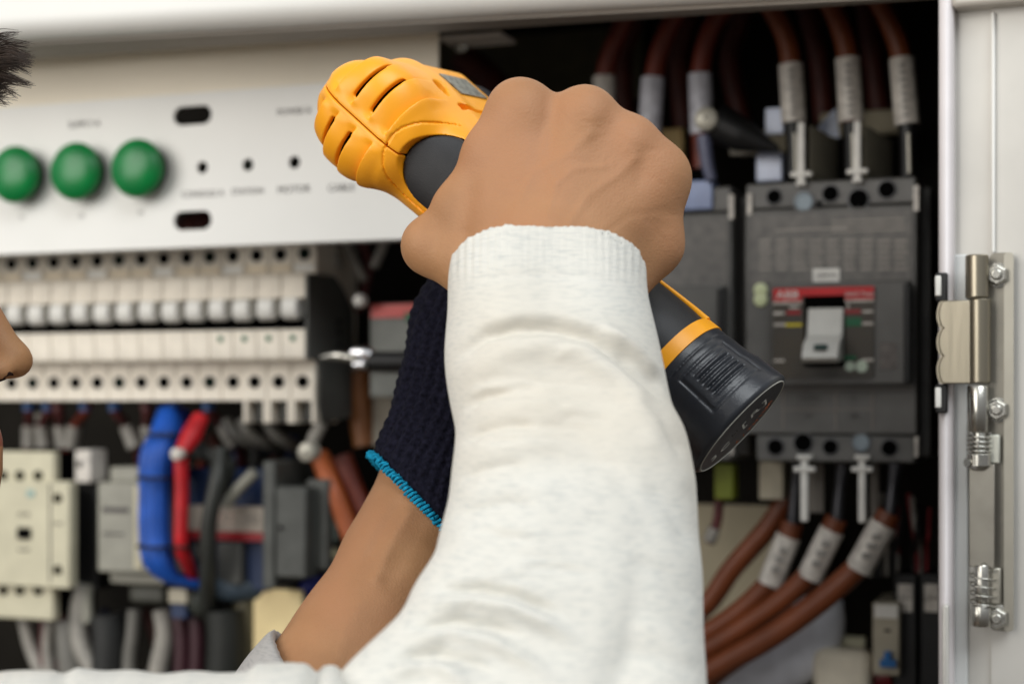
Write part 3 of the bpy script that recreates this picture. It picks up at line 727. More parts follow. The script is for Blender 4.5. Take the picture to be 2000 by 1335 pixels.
wire([(1405, 975, .04), (1400, 1020, .04), (1385, 1060, .04)], .003, M_wired, 'oxblood wire hanging under the yellow-green block', ferr=[((1395, 1030, .04), (1386, 1056, .04), 1.4, M_wire)])
m = MB(); m.pbox(1482, 1530, 900, 975, .03, .05)
tag(m.build('terminal_block', mat('pale_cream_block', (190, 182, 160), .5), None, bevel=.001), 'pale cream block hanging left of the lower white pin', 'terminal block')
# ------------------------------------------------------------------ lower left devices
t = thing('contactor', W(60, 1205, .0), 'ivory contactor with a black square button at the lower left', 'contactor')
m = MB(); m.pbox(-200, 104, 880, 1203, .0, .008); m.pbox(-180, 135, 937, 1142, -.006, .004); m.build('body', M_contactor, t, bevel=.0012)
m = MB(); m.pbox(-200, 102, 884, 1199, .008, .06); m.build('base', M_hole, t)
for px in (6, 38, 74):
    for py in (928, 1152):
        m = MB(); c = W(px, py, -.0007); m.lathe(c, (0, -1, 0), [(.0034, -.001), (.0034, .0006), (.0028, .0006), (.0026, -.0002), (0, -.0002)], 18); m.build('terminal_screw', mat('umber_screw', (34, 30, 18), .8, spec=.1), t)
for py in (972, 1112):
    m = MB(); m.lathe(W(112, py, -.0067), (0, -1, 0), [(.0032, -.001), (.0032, .0006), (.0026, .0006), (.0024, -.0002), (0, -.0002)], 18); m.build('terminal_screw', mat('umber_screw', (34, 30, 18), .8, spec=.1), t)
m = MB(); m.pbox(32, 56, 1030, 1052, -.0085, -.005); m.build('button', M_hole, t, bevel=.0008)
m = MB(); m.pbox(52, 66, 956, 970, -.0068, -.006); m.build('logo_mark', mat('pale_teal_print', (150, 178, 172), .5), t)
text('AF-30', 46, 1004, -.0061, 8, M_txt, t); text('24-60V', 46, 1073, -.0061, 7, M_txt, t); text('13 NO', 112, 1022, -.0061, 6, M_txt, t)
m = MB(); m.pbox(96, 98, 944, 1136, -.0066, -.0058); m.build('seam', M_txt, t)
m = MB(); m.pbox(135, 190, 940, 1150, .02, .05)
tag(m.build('coil_housing', M_black, None, bevel=.001), 'black narrow housing between the ivory contactor and the grey relay', 'housing')
t = thing('marker_block', W(155, 940, .01), 'small white marker block above the black housing', 'marker')
m = MB(); m.pbox(146, 176, 878, 942, .01, .03); m.build('body', M_sleeve, t, bevel=.001); m = MB(); m.pbox(150, 158, 900, 912, .009, .0099); m.build('slot', M_black, t)
t = thing('relay_base', W(240, 1140, .0), 'stone grey stepped relay left of the blue cables', 'relay')
m = MB(); m.pbox(190, 300, 942, 1118, .0, .06); m.pbox(214, 310, 912, 942, .01, .06); m.pbox(214, 320, 1118, 1140, .012, .06); m.build('body', M_relay, t, bevel=.0015)
m = MB(); m.pbox(262, 276, 948, 1110, -.0015, .001); m.build('edge_strip', mat('bone_strip', (196, 188, 160), .5), t)
m = MB(); m.pbox(200, 250, 990, 1000, -.0008, .001); m.pbox(200, 240, 1040, 1044, -.0008, .001); m.build('marking', M_txt, t)
t = thing('cable_bundle', W(310, 1130, -.02), 'bright blue cable bundle tied with black ties', 'cable bundle')
m = MB()
for q, (ox, yy) in enumerate(((-19, -.014), (-9, -.019), (2, -.021), (12, -.019), (21, -.014), (-12, -.008), (10, -.010))):
    m.tube([W(330+ox*.6, 800, yy+.03), W(320+ox*.9, 845, yy+.012), W(302+ox, 890, yy), W(300+ox, 960, yy), W(300+ox, 1040, yy), W(308+ox, 1095, yy), W(338+ox*.5, 1128, yy+.01), W(400, 1142, yy+.03)], .0036, 14)
m.build('blue_cable', M_bluec, t, smooth=60)
for py in (848, 932, 1066):
    m = MB(); c = W(302 if py > 860 else 318, py, -.02+(.01 if py < 860 else 0))
    m.tube([c+Vector((.0118*math.cos(a), .0098*math.sin(a), 0)) for a in np.linspace(0, 2*math.pi, 16)], .0011, 8, smooth=False); m.build('cable_tie', M_black, t)
m = MB(); m.tube([W(350, 800, .02), W(340, 850, .015), W(322, 930, .01)], .008, 14)
tag(m.build('cable', mat('navy_cable_sheath', (10, 36, 120), .4), None), 'dark blue cable behind the bright blue bundle', 'cable')
t = thing('cable', W(357, 1120, -.02), 'bright red cable running down beside the blue bundle', 'cable')
m = MB(); m.tube([W(392, 815, .0), W(374, 850, -.01), W(355, 890, -.02), W(355, 960, -.02), W(354, 1060, -.02), W(366, 1100, -.01), W(384, 1140, .01)], [.0055, .0070, .0046, .0046, .0046, .0042, .0030], 16); m.build('sheath', M_redc, t, smooth=60)
for py in (885, 1066):
    m = MB(); c = W(355, py, -.02); m.tube([c+Vector((.0064*math.cos(a), .0064*math.sin(a), 0)) for a in np.linspace(0, 2*math.pi, 14)], .001, 8, smooth=False); m.build('cable_tie', M_black, t)
m = MB(); m.lathe(W(346, 886, -.03), (0, -1, 0), [(.004, -.004), (.004, .002), (0, .003)], 16); m.build('end_clip', M_sleeve, t)
wire([(430, 880, .0), (424, 940, -.01), (408, 1020, -.012), (406, 1110, -.005), (404, 1180, .01)], .0055, mat('charcoal_sheath', (48, 50, 46), .5), 'charcoal cable right of the red cable', 'cable', name='cable')
wire([(372, 878, .01), (410, 888, .0), (445, 910, .005), (430, 960, .01)], .0055, mat('charcoal_sheath', (48, 50, 46), .5), 'charcoal cable looping to the top of the socket relays', 'cable', name='cable')
wire([(498, 922, .0), (462, 958, .0), (440, 985, .0)], .004, M_relay, 'short grey lead slanting in front of the socket relays', 'wire')
t = thing('terminal_block', W(445, 1150, .01), 'socket relays with white label, red stripe and blue lower part', 'terminal block')
m = MB(); m.pbox(366, 522, 915, 990, .02, .06); m.build('upper_body', M_dblue, t, bevel=.001)
m = MB(); m.pbox(366, 522, 988, 1038, .012, .06); m.build('label_strip', mat('dusty_label', (176, 164, 150), .5), t, bevel=.0008)
m = MB(); m.pbox(366, 522, 1038, 1054, .011, .06); m.build('red_stripe', mat('dark_red_print', (150, 20, 28), .5), t)
m = MB(); m.pbox(366, 522, 1054, 1150, .018, .06); m.build('lower_body', M_dblue, t, bevel=.001)
m = MB(); m.pbox(376, 404, 1062, 1090, .012, .02); m.pbox(424, 470, 1060, 1140, .010, .02); m.pbox(340, 362, 1050, 1120, .014, .02); m.build('socket', M_side, t, bevel=.001)
text('K2', 440, 1012, .0118, 26, mat('soft_pink_print', (214, 190, 176), .5), t); text('30', 490, 1012, .0118, 22, mat('grey_digits', (130, 124, 116), .5), t)
t = thing('contactor', W(580, 1140, .0), 'dark grey contactor behind the bare forearm', 'contactor')
m = MB(); m.pbox(512, 536, 900, 1150, -.004, .06); m.pbox(536, 598, 950, 1128, -.002, .06); m.pbox(598, 640, 935, 1112, .01, .06); m.build('body', mat('contactor_grey', (78, 80, 76), .5, var=.15), t, bevel=.0015)
m = MB(); m.cyl(W(548, 1030, -.002), W(548, 1030, -.0035), .0016, n=12); m.build('screw', M_black, t)
m = MB(); m.pbox(628, 662, 986, 1060, .015, .05); m.build('side_cap', mat('bottle_green_plastic', (44, 56, 50), .4), t, bevel=.002)
for px, py, lab in ((632, 966, 'upper small pale cap beside the dark grey contactor'), (645, 1082, 'lower small pale cap beside the bare forearm')):
    m = MB(); m.tube([W(px-12, py, .02), W(px+14, py, .02)], .0042, 14)
    tag(m.build('cable_gland', mat('pale_olive_cap', (176, 172, 140), .4), None), lab, 'cap')
m = MB(); m.tube([W(612, 1115, .04), W(606, 1160, .04), W(588, 1200, .05)], .008, 14)
tag(m.build('cable', mat('royal_blue_sheath', (14, 34, 140), .4), None), 'royal blue cable just left of the bare forearm', 'cable')
G3 = 'orange-brown cables above the bare forearm'
wire([(625, 890, .03), (648, 950, .02), (676, 1020, .02), (710, 1100, .02)], .0068, M_orange_c, 'orange-brown cable above the forearm, the nearer to the contactor', 'cable', G3, 'power_cable')
wire([(668, 890, .03), (690, 950, .03), (716, 1010, .03), (750, 1080, .03)], .0068, M_maroon, 'darker brown cable above the forearm, nearer to the glove', 'cable', G3, 'power_cable')
wire([(700, 725, .06), (706, 800, .06), (716, 870, .06)], .009, mat('copper_brown', (150, 96, 54), .4), 'copper-brown cable left of the glove, below the probe', 'cable', name='power_cable')
# small wires hanging below the breaker row
G4 = 'small wires hanging under the breaker row'
cols = [M_wired, M_wired, M_wired, M_maroon, M_wired, M_wired, M_maroon, M_wired]
names = ['first', 'second', 'third', 'fourth', 'fifth', 'sixth', 'seventh', 'eighth', 'ninth', 'tenth']
hw = [(55, 62, -8), (92, 86, 0), (112, 122, 4), (165, 150, -20), (222, 252, 20), (285, 292, 8), (340, 370, 24), (405, 440, 30)]
for q, (xa, xb, dd) in enumerate(hw):
    mt = cols[q]
    fe = [((xb-4, 832, .035), (xb+dd*.6, 874, .035), 1.5, M_wire)]
    t = wire([(xa, 772, .02), (xa+3, 800, .02), (xb-4, 832, .035), (xb+dd, 885, .05), (xb+dd, 930, .06)], .0036, mt, f'thin oxblood wire with a pale ferrule, {names[q]} from the nose under the breakers', 'wire', G4, ferr=fe)
    m = MB(); m.tube([W(xa, 772, .019), W(xa+1, 788, .019), W(xa+2, 802, .019)], .0042, 12)
    m.build('collar', mat('steel_blue_collar', (40, 84, 140), .4) if q % 3 != 2 else M_wired, t)
for q, (xa, xb) in enumerate(((470, 545), (520, 590), (440, 520))):
    wire([(xa, 820, .02), (xa+20, 850, .02), (xb-20, 868, .03), (xb, 880, .05)], .0042, mat('dim_grey_lead', (92, 90, 84), .5), ['pale grey lead arching under the left shrouded terminal', 'pale grey lead arching under the right shrouded terminal', 'pale grey lead lowest below the shrouded terminals'][q], 'wire', 'grey leads arching below the shrouded terminals')
m = MB(); m.pbox(60, 100, 806, 860, .04, .06)
tag(m.build('terminal_block', M_relay, None, bevel=.001), 'dim grey block above the ivory contactor', 'terminal block')
G5 = 'pale wires at the bottom left'
for q, (pp, rr, mt, lab) in enumerate((
   ([(45, 1195), (60, 1260), (85, 1330), (90, 1400)], .005, M_wire, 'pale wire below the left edge of the ivory contactor'),
   ([(100, 1200), (92, 1260), (98, 1330), (98, 1400)], .004, M_wire, 'pale wire below the right edge of the ivory contactor'),
   ([(130, 1210), (134, 1270), (140, 1330), (140, 1400)], .0085, mat('grey_wire_b', (112, 110, 104), .5), 'thick grey wire beside the contactor foot'),
   ([(165, 1140), (152, 1200), (160, 1265), (185, 1310)], .0065, M_wire, 'pale wire bending below the black housing'),
   ([(172, 1140), (170, 1170), (172, 1215)], .004, M_relay, 'short grey wire hugging the black housing'),
   ([(262, 1190), (258, 1240), (252, 1290), (250, 1400)], .0045, mat('grey_wire_c', (112, 110, 104), .5), 'grey wire under the stepped relay, nearer the contactor'),
   ([(316, 1190), (322, 1240), (310, 1300), (290, 1400)], .0065, M_wire, 'thick pale wire under the stepped relay, nearer the blue bundle'),
   ([(84, 1200), (86, 1240), (84, 1300)], .003, M_wired, 'thin oxblood wire below the ivory contactor'),
   ([(118, 1200), (124, 1240), (118, 1300)], .003, M_wired, 'thin oxblood wire beside the thick grey wire'),
   ([(350, 1190), (356, 1260), (350, 1400)], .0055, mat('plum_sheath', (58, 26, 34), .5), 'dark plum cable below the red cable'),
   ([(382, 1190), (386, 1260), (380, 1400)], .0055, mat('plum_sheath', (58, 26, 34), .5), 'dark plum cable next to the black gap at the bottom'),
   ([(208, 1200), (214, 1260), (206, 1400)], .012, mat('soot_sheath', (30, 31, 30), .6), 'sooty black cable between the pale wires'),
   ([(440, 1190), (444, 1260), (436, 1400)], .014, mat('soot_sheath2', (28, 30, 26), .6), 'sooty black cable left of the tan board'))):
    wire([(a, b, .02) for a, b in pp], rr, mt, lab, 'wire', G5)
m = MB(); m.pbox(250, 320, 1142, 1178, .02, .05)
tag(m.build('wire_duct', mat('dim_olive_plastic', (66, 66, 58), .5), None, bevel=.003), 'dim olive block under the stepped relay', 'block')
t = thing('connector_block', W(345, 1190, .0), 'small beige connector on a blue foot below the red cable', 'connector')
m = MB(); m.pbox(328, 364, 1150, 1178, .0, .03); m.build('body', mat('beige_relay', (176, 168, 148), .5), t, bevel=.001)
m = MB(); m.pbox(334, 362, 1178, 1206, .004, .03); m.build('foot', M_dblue, t)
wire([(366, 1150, .02), (420, 1146, .015), (470, 1150, .02), (560, 1140, .04)], .0085, mat('slate_blue_sheath', (58, 72, 84), .5), 'slate blue cable running across under the socket relays', 'cable', name='cable')
wire([(370, 1160, .02), (390, 1172, .015), (404, 1190, .03)], .010, mat('slate_sheath', (64, 68, 62), .5), 'slate grey cable end right of the beige connector', 'cable', name='cable')
wire([(486, 1165, .03), (480, 1240, .03), (468, 1330, .03)], .010, mat('olive_sheath', (92, 86, 64), .5), 'olive grey cable in front of the tan board', 'cable', name='cable')

# ------------------------------------------------------------------ door post and hinge
yq = -.13
t = thing('door_post', W(1900, 1335, yq), 'cream painted door post of the cabinet along the right side', 'post')
def vs(m, px0, px1, yf, yb, z0=-.35, z1=.40, mi=0): m.box(W(px0, 785, yf).x, W(px1, 785, yf).x, yf, yb, z0, z1, mi)
m = MB(); vs(m, 1832, 1862, -.142, -.10); m.build('edge_strip', mat('lilac_white_enamel', (220, 214, 214), .4, var=.02), t, bevel=.004, smooth=60)
zr = W(1900, 22, yq).z
m = MB(); vs(m, 1862, 1938, yq, -.12, z1=zr); vs(m, 1936, 2250, yq-.002, -.12, z1=zr+.004); m.build('recessed_face', M_post, t)
m = MB(); vs(m, 1859, 2250, -.1425, -.12, z0=zr, z1=.4); m.build('top_return', M_grey, t, bevel=.002)
m = MB(); vs(m, 1936, 1944, yq-.0045, yq-.002, z0=W(1940, 495, yq).z, z1=zr-.002); m.build('ridge', M_white, t, bevel=.0015, smooth=60)
z5 = W(1868, 498, yq).z
m = MB(); vs(m, 1856, 1890, yq-.0035, yq-.0005, z1=z5); m.build('liner', mat('cool_white_enamel', (208, 210, 208), .35, var=.02), t, bevel=.001)
m = MB(); vs(m, 1840, 1853, -.1455, -.141, z0=-.35, z1=W(1840, 1180, -.145).z); m.build('lower_strip', M_post, t, bevel=.001)
h = bpy.data.objects.new('hinge', None); COL.objects.link(h); h.parent = t; h.location = W(1910, 1225, yq)-Vector(t.location); h['label'] = 'nickel and steel spring hinge bolted to the post'
yb = -.146
def pc(px, py0, py1, r, yy, mt, nm, n=28):
    m = MB(); a, b = W(px, py0, yy), W(px, py1, yy); b.x = a.x
    m.lathe(a, (0, 0, -1), [(0, 0), (r*.9, 0), (r, .0006), (r, (a-b).length-.0006), (r*.9, (a-b).length), (0, (a-b).length)], n); return m.build(nm, mt, h, smooth=40)
pc(1908, 498, 582, .0054, yb, M_brass, 'upper_barrel')
pc(1912, 584, 748, .0053, yb, M_brass, 'middle_barrel')
pc(1910, 753, 843, .0050, yb, M_metal, 'lower_barrel')
pc(1912, 840, 885, .0034, yb, M_metal, 'pin')
# leaf with a wavy left edge
yl = -.1495
x0 = W(1838, 665, yl).x; x1 = W(1902, 665, yl).x
z0, z1 = W(1866, 749, yl).z, W(1866, 586, yl).z
pts = [(x1, z0), (x1, z1)]
N = 48
for i in range(N+1):
    q = i/N; zz = z1+(z0-z1)*q; bump_ = .0022*abs(math.sin(q*math.pi*3.0))**.6
    pts.append((x0+.001-bump_*1.0, zz))
m = MB(); m.prism(pts, 'y', yl, yl+.003); m.build('leaf', M_brass, h, bevel=.0006)
m = MB(); m.prism([(p[0]-.0012 if p[0] < x1-.001 else p[0]-.004, p[1]) for p in pts], 'y', yl+.003, yl+.012); m.build('leaf_back', M_brass, h)
for py0, py1 in ((532, 588), (750, 806)):
    m = MB(); m.pbox(1826, 1850, py0, py1, -.1465, -.135); m.build('catch', M_black, h, bevel=.0008)
    m = MB(); m.pbox(1826, 1838, py0+6, py1-10, -.1480, -.1466); m.build('catch_pad', M_white_p, h, bevel=.0006)
def spring(px, py0, py1, r, turns, wr, yy):
    a, b = W(px, py0, yy), W(px, py1, yy); m = MB(); n = int(turns*18)
    m.tube([Vector((a.x+r*math.cos(2*math.pi*turns*i/n), yy+r*math.sin(2*math.pi*turns*i/n), a.z+(b.z-a.z)*i/n)) for i in range(n+1)], wr, 8, smooth=False)
    return m.build('spring', M_metal, h, smooth=60)
spring(1912, 846, 882, .0052, 4, .00055, yb)
m = MB(); c = W(1912, 900, yb); m.lathe(c+Vector((0, 0, .0042)), (0, 0, -1), [(0, 0), (.0048, 0), (.0056, .001), (.0056, .0062), (.003, .0085), (0, .0085)], 24)
m.cyl(W(1896, 903, yb-.002), W(1888, 903, yb-.004), .0022, n=16); m.build('collar_nut', M_metal, h)
# lower bolt plate
xa, xb = W(1893, 980, yb).x, W(1943, 980, yb).x
m = MB(); zz = lambda py: W(1915, py, yb).z
m.prism([(xa, zz(906)), (xa+.006, zz(912)), (xa+.0085, zz(908)), (xb, zz(905)), (xb, zz(1108)), (xa+.010, zz(1108)), (xa+.0068, zz(1098)), (xa+.0035, zz(1106)), (xa, zz(1106))], 'y', yb-.001, yb+.001); m.build('lock_plate', mat('lock_plate_steel', (158, 154, 144), .38, .9), h, bevel=.0004)
m = MB(); m.pbox(1926, 1953, 848, 905, yb+.003, yb+.005); m.build('tab', mat('pale_steel', (206, 206, 194), .35, .5), h, bevel=.0008)
m = MB(); m.pbox(1930, 1955, 1108, 1180, yb+.003, yb+.005); m.build('tab', M_steelp, h, bevel=.0008)
pc(1918, 1102, 1190, .0036, yb, M_metal, 'plunger')
spring(1918, 1114, 1182, .0058, 4, .0005, yb)
pc(1916, 1180, 1222, .0048, yb, M_metal, 'plunger_end')
# bracket plate along the right with rounded corners
bx0, bx1 = W(1932, 860, yq-.005).x, W(1979, 860, yq-.005).x
plate('bracket', rrect(bx0, bx1, W(1955, 1230, yq-.005).z, W(1955, 494, yq-.005).z, .0035), [], yq-.0075, yq-.0030, mat('bracket_steel', (142, 138, 128), .36, .9, bump=.00004, bscale=160), h)
plate('bracket_rim', rrect(bx1-.0040, bx1+.0004, W(1955, 1229, yq-.005).z, W(1955, 495, yq-.005).z, .0018), [], yq-.0095, yq-.0076, M_steelp, h)
for py in (538, 800, 1204):
    c = W(1948, py, yq-.0076); ax = Vector((-.0, -1, 0))
    m = MB(); m.lathe(c, ax, [(0, 0), (.0060, 0), (.0060, .0010), (.0045, .0012)], 28)
    m.lathe(c, ax, [(0, .001), (.0053, .001), (.0053, .0055), (.0044, .0066), (0, .0066)], 6)
    m.lathe(c, ax, [(0, .0065), (.0026, .0065), (.0026, .0085), (.002, .009), (0, .009)], 18)
    m.build('hex_bolt', M_metal, h, bevel=.0002, smooth=25)

# dim cables and leads deeper in the cabinet
GD = 'dim cables deep in the top of the cabinet'
nn = ['leftmost', 'second from left', 'third from left', 'fourth from left', 'fifth from left', 'rightmost']
for q, (pp, rr) in enumerate(((((900, 110), (960, 160), (1010, 260)), .010), (((1240, 40), (1215, 120), (1225, 260)), .007), (((1345, 30), (1325, 120), (1335, 250)), .007), (((1450, 20), (1425, 120), (1450, 240)), .007), (((1575, 10), (1600, 120), (1610, 240)), .007), (((1690, 0), (1705, 110), (1720, 240)), .007))):
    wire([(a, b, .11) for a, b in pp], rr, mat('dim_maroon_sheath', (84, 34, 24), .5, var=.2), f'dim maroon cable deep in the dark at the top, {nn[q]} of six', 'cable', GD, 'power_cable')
GE = 'dark leads deep in the lower left of the cabinet'
oo = ['first', 'second', 'third', 'fourth', 'fifth', 'sixth', 'seventh', 'eighth', 'ninth', 'tenth', 'eleventh', 'twelfth']
for q in range(12):
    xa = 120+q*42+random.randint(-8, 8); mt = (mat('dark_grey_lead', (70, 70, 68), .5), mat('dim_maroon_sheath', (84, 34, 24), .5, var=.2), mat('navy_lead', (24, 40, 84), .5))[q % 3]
    ya = 850 if q > 6 else 1190
    wire([(xa, ya, .09), (xa+random.randint(-20, 20), ya+60, .085), (xa+random.randint(-26, 26), ya+110, .09), (xa+random.randint(-20, 20), ya+170, .09)], .003+.0015*random.random(), mt,
         f'dark lead deep in the lower left of the cabinet, {oo[q]} counted from the left', 'wire', GE)
# ------------------------------------------------------------------ cordless drill, built in its own frame (x side, y forward, z up)
def nrm(v): v = np.array(v, float); return v/np.linalg.norm(v)
_h = nrm((.702, -.259, -.663)); _s = nrm((.687, 0, .727)); _m = nrm(np.cross(_s, _h))
YAW = math.radians(20)
_sx = math.cos(YAW)*_s-math.sin(YAW)*_m; _my = math.cos(YAW)*_m+math.sin(YAW)*_s; _uz = -_h
def c2w(v): return RT*v[0]+FW*v[1]+UP*v[2]
DX, DY, DZ = c2w(_sx), c2w(_my), c2w(_uz)
DO = P(765, 246, .722)
DB = (DO, DX, DY, DZ)
def D(x, y, z): return DO+DX*x+DY*y+DZ*z          # metres in the drill frame
M_or = mat('orange_plastic', (255, 170, 28), .40, var=.04, vscale=60, bump=.00004, bscale=1600)
M_rub = mat('black_rubber', (28, 28, 30), .55, var=.1, vscale=90, bump=.00012, bscale=2200)
M_rub2 = mat('satin_black_plastic', (38, 41, 47), .30, var=.1, vscale=90, bump=.00008, bscale=1500)
M_disc = mat('disc_black', (22, 22, 23), .45)
drill = thing('cordless_drill', D(0, .005, -.205), 'orange and black cordless drill gripped in the bare fist, seen from behind', 'drill')
mm = .001
def rcyl(F, c, rx, rz, hy, rad, k=.002, sub=False):      # rounded elliptic cylinder along y
    def fn(X, Y, Z):
        d2 = np.sqrt(((X-c[0])/rx)**2+((Z-c[2])/rz)**2)*min(rx, rz)-(min(rx, rz)-rad)
        q = np.abs(Y-c[1])-(hy-rad)
        return np.sqrt(np.maximum(d2, 0)**2+np.maximum(q, 0)**2)+np.minimum(np.maximum(d2, q), 0)-rad
    F.put((c[0]-rx, c[1]-hy, c[2]-rz), (c[0]+rx, c[1]+hy, c[2]+rz), fn, k, sub)
def colz(F, z0, z1, rx0, rx1, ry0, ry1, y0, y1, rad=.004, k=.003, sub=False, p=2.4):    # handle-like column along z
    def fn(X, Y, Z):
        t = np.clip((Z-z0)/(z1-z0), 0, 1); rx = rx0+(rx1-rx0)*t; ry = ry0+(ry1-ry0)*t; yc = y0+(y1-y0)*t
        d2 = ((np.abs(X/rx)**p+np.abs((Y-yc)/ry)**p)**(1/p)-1)*np.minimum(rx, ry)+rad
        q = np.abs(Z-(z0+z1)/2)-(abs(z1-z0)/2-rad)
        return np.sqrt(np.maximum(d2, 0)**2+np.maximum(q, 0)**2)+np.minimum(np.maximum(d2, q), 0)-rad
    R = max(rx0, rx1); Ry = max(ry0, ry1); yl, yh = min(y0, y1), max(y0, y1)
    F.put((-R, yl-Ry, min(z0, z1)), (R, yh+Ry, max(z0, z1)), fn, k, sub)
def sstep(a, b, x): t = np.clip((x-a)/(b-a), 0, 1); return t*t*(3-2*t)
# orange housing
F = Field((-.034, -.034, -.085), (.034, .080, .036), .00052)
rcyl(F, (0, 0, 0), .0275, .0300, .0300, .0170)
F.box((0, .040, -.006), (.0245, .034, .030), rad=.009, k=.008)
colz(F, -.080, -.008, .0222, .0245, .026, .030, .014, .009, rad=.006, k=.005)
rcyl(F, (0, -.001, .001), .0236, .0262, .0240, .014, .001, sub=True)            # hollow behind the vents
# louvre ribs on the rear cap
X, Y, Z = F.grid((slice(None),)*3)
mask = (1-sstep(-.012, .004, Y))*sstep(-.0205, -.015, Z)*sstep(.0022, .006, np.abs(X))*(1-sstep(.0245, .029, np.abs(X)))
zz = np.where(X > 0, Z-.0030, Z-.0055)
rib = np.mod((.00535-zz)/.0107-.10, 1.0)                       # louvres: slope in, then step back out at each slot
F.f = F.f+(mask*(rib**1.5)*.0027).astype(np.float32)-(mask*.0008).astype(np.float32)
for sx in (-1, 1):
    off = .0030 if sx > 0 else .0055
    for q in (-.00535, .00535):
        z0 = off+q
        F.box((sx*.0155, -.024, z0), (.0090, .020, .00150), rad=.0010, k=.0006, sub=True)
F.cap((.0135, -.035, -.018), (.0135, .010, -.016), .0033, .0022, k=.0015, sub=True) if False else None
# seam, round bosses and grooves
F.box((0, -.02, -.0), (.0003, .03, .040), rad=.0002, k=.0002, sub=True)
F.cap((.0262, .0060, -.0055), (.030, .0060, -.0045), .0036, .0036, k=.001, sub=True)     # screw recess
F.cap((.0262, .0060, -.0055), (.0262, .006, -.0105), .0028, .0012, k=.001, sub=True)
F.box((.0245, .030, -.0180), (.0016, .022, .0019), rad=.0008, k=.0006, sub=True)
F.box((.0262, .046, .003), (.0014, .016, .009), rad=.001, k=.0006, sub=True)              # label recess
F.cap((.0245, .017, .018), (.0252, .018, -.002), .0007, .0007, k=.0004, sub=True)
F.cap((.000, -.030, .0270), (.000, -.010, .0330), .0, .0, k=.001) if False else None
F.box((-.0235, .018, -.052), (.003, .0012, .03), rad=.0005, k=.0004, sub=True)
# room for the rubber backstrap
def grip_fn(off, roff=0):
    def fn(X, Y, Z):
        # tongue-shaped region of the rear of the handle
        zc = -.0215; top = np.sqrt(np.maximum(0, 1-((X-.0032)/.0166)**2))
        reg = np.maximum(np.abs(X-.0032)-.0162-off, (Z-(zc-.0015)+.017*(1-top))-off)
        t = np.clip((-.008-Z)/.072, 0, 1.3)
        rear = ((np.abs(X/(.0245-.0023*t))**2.4+np.abs((Y-.009-.005*t)/(.0300-.004*t))**2.4)**(1/2.4)-1)*.0230-.0011-roff
        return np.maximum(np.maximum(reg, rear), Z*0+Y-.016)
    return fn
X, Y, Z = F.grid((slice(None),)*3)
_t = np.sqrt(np.maximum(0, 1-((X-.0032)/.0200)**2)); _reg = np.maximum(np.abs(X-.0032)-.0194, Z+.0198+.019*(1-_t)-.0032)
F.f = F.f+((np.abs(_reg) < .00042) & (Y < .012) & (X < .022)).astype(np.float32)*.0007
def grip_fn2(X, Y, Z): return grip_fn(.0004, .006)(X, Y, Z)
F.put((-.024, -.030, -.085), (.024, .02, -.018), grip_fn2, .0005, True)
V, Fc = F.mesh(); V = relax(V, Fc, 1, .3)
field_obj('housing', [(V, Fc)], M_or, drill, DB, 50)
# dark inside behind the slots
m = MB()
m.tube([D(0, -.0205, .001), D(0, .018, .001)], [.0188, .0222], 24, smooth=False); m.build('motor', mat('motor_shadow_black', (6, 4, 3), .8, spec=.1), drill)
# rubber backstrap (inside the frame) and the rest of the grip
F = Field((-.027, -.030, -.172), (.027, .052, -.018), .00075)
F.put((-.02, -.024, -.078), (.02, .02, -.02), grip_fn(0), .0)
colz(F, -.172, -.066, .0235, .0200, .0255, .0240, .020, .015, rad=.004, k=.004)
V, Fc = F.mesh(); V = relax(V, Fc, 2, .4)
field_obj('rubber_grip', [(V, Fc)], M_rub, drill, DB, 60)
# thin orange line along the grip and orange ring above the battery
m = MB(); m.tube([D(.0205, .028, -.105), D(.0214, .028, -.130), D(.0226, .0275, -.150), D(.0230, .024, -.163)], [.0008, .0009, .0012, .0022], 12, flat=.8); m.build('orange_piping', M_or, drill)
def ellring(z0, z1, rx0, ry0, rx1, ry1, y0, y1, n=72, out=0, p=2.3):
    vs = []
    for (z, rx, ry, yc) in ((z0, rx0, ry0, y0), (z1, rx1, ry1, y1)):
        for j in range(n):
            a = 2*math.pi*j/n; c_, s_ = math.cos(a), math.sin(a)
            k_ = (abs(c_)**p+abs(s_)**p)**(-1/p); vs.append(D(rx*k_*c_, yc+ry*k_*s_, z))
    return vs, [(j, (j+1) % n, n+(j+1) % n, n+j) for j in range(n)]
def stack(name, secs, m_, p=2.3, bev=0):                # secs: (z, rx, ry, yc)
    m = MB(); n = 72
    for a, b in zip(secs[:-1], secs[1:]):
        v, f = ellring(a[0], b[0], a[1], a[2], b[1], b[2], a[3], b[3], n, p=p); m.add(v, f)
    k = len(m.v); vs = m.v
    m.f.append(tuple(range(n))); m.m.append(0); m.f.append(tuple(range(k-n, k))); m.m.append(0)
    me = bpy.data.meshes.new(name)
    return m.build(name, m_, drill, smooth=40)
stack('orange_ring', [(-.1620, .0220, .0250, .020), (-.1622, .0243, .0268, .020), (-.1688, .0247, .0270, .020), (-.1690, .0220, .0250, .020)], M_or)
F = Field((-.031, -.012, -.210), (.031, .054, -.158), .0006)
colz(F, -.204, -.166, .0268, .0241, .0278, .0265, .0205, .020, rad=.0018, k=.001, p=2.15)
colz(F, -.204, -.188, .0270, .0258, .0280, .0270, .0205, .0205, rad=.0014, k=.003, p=2.1)
X, Y, Z = F.grid((slice(None),)*3)
ang = np.arctan2(Y-.0205, X)                              # the camera-facing azimuth is about -65 degrees
da = np.abs(ang-math.radians(-50))
band = (1-sstep(.34, .38, da))*sstep(-.1935, -.1925, Z)*(1-sstep(-.1800, -.1790, Z))
F.f = F.f+(band*(.0012-.0017*np.abs(np.sin(math.pi*(Z+.1795)/.0028)))).astype(np.float32)
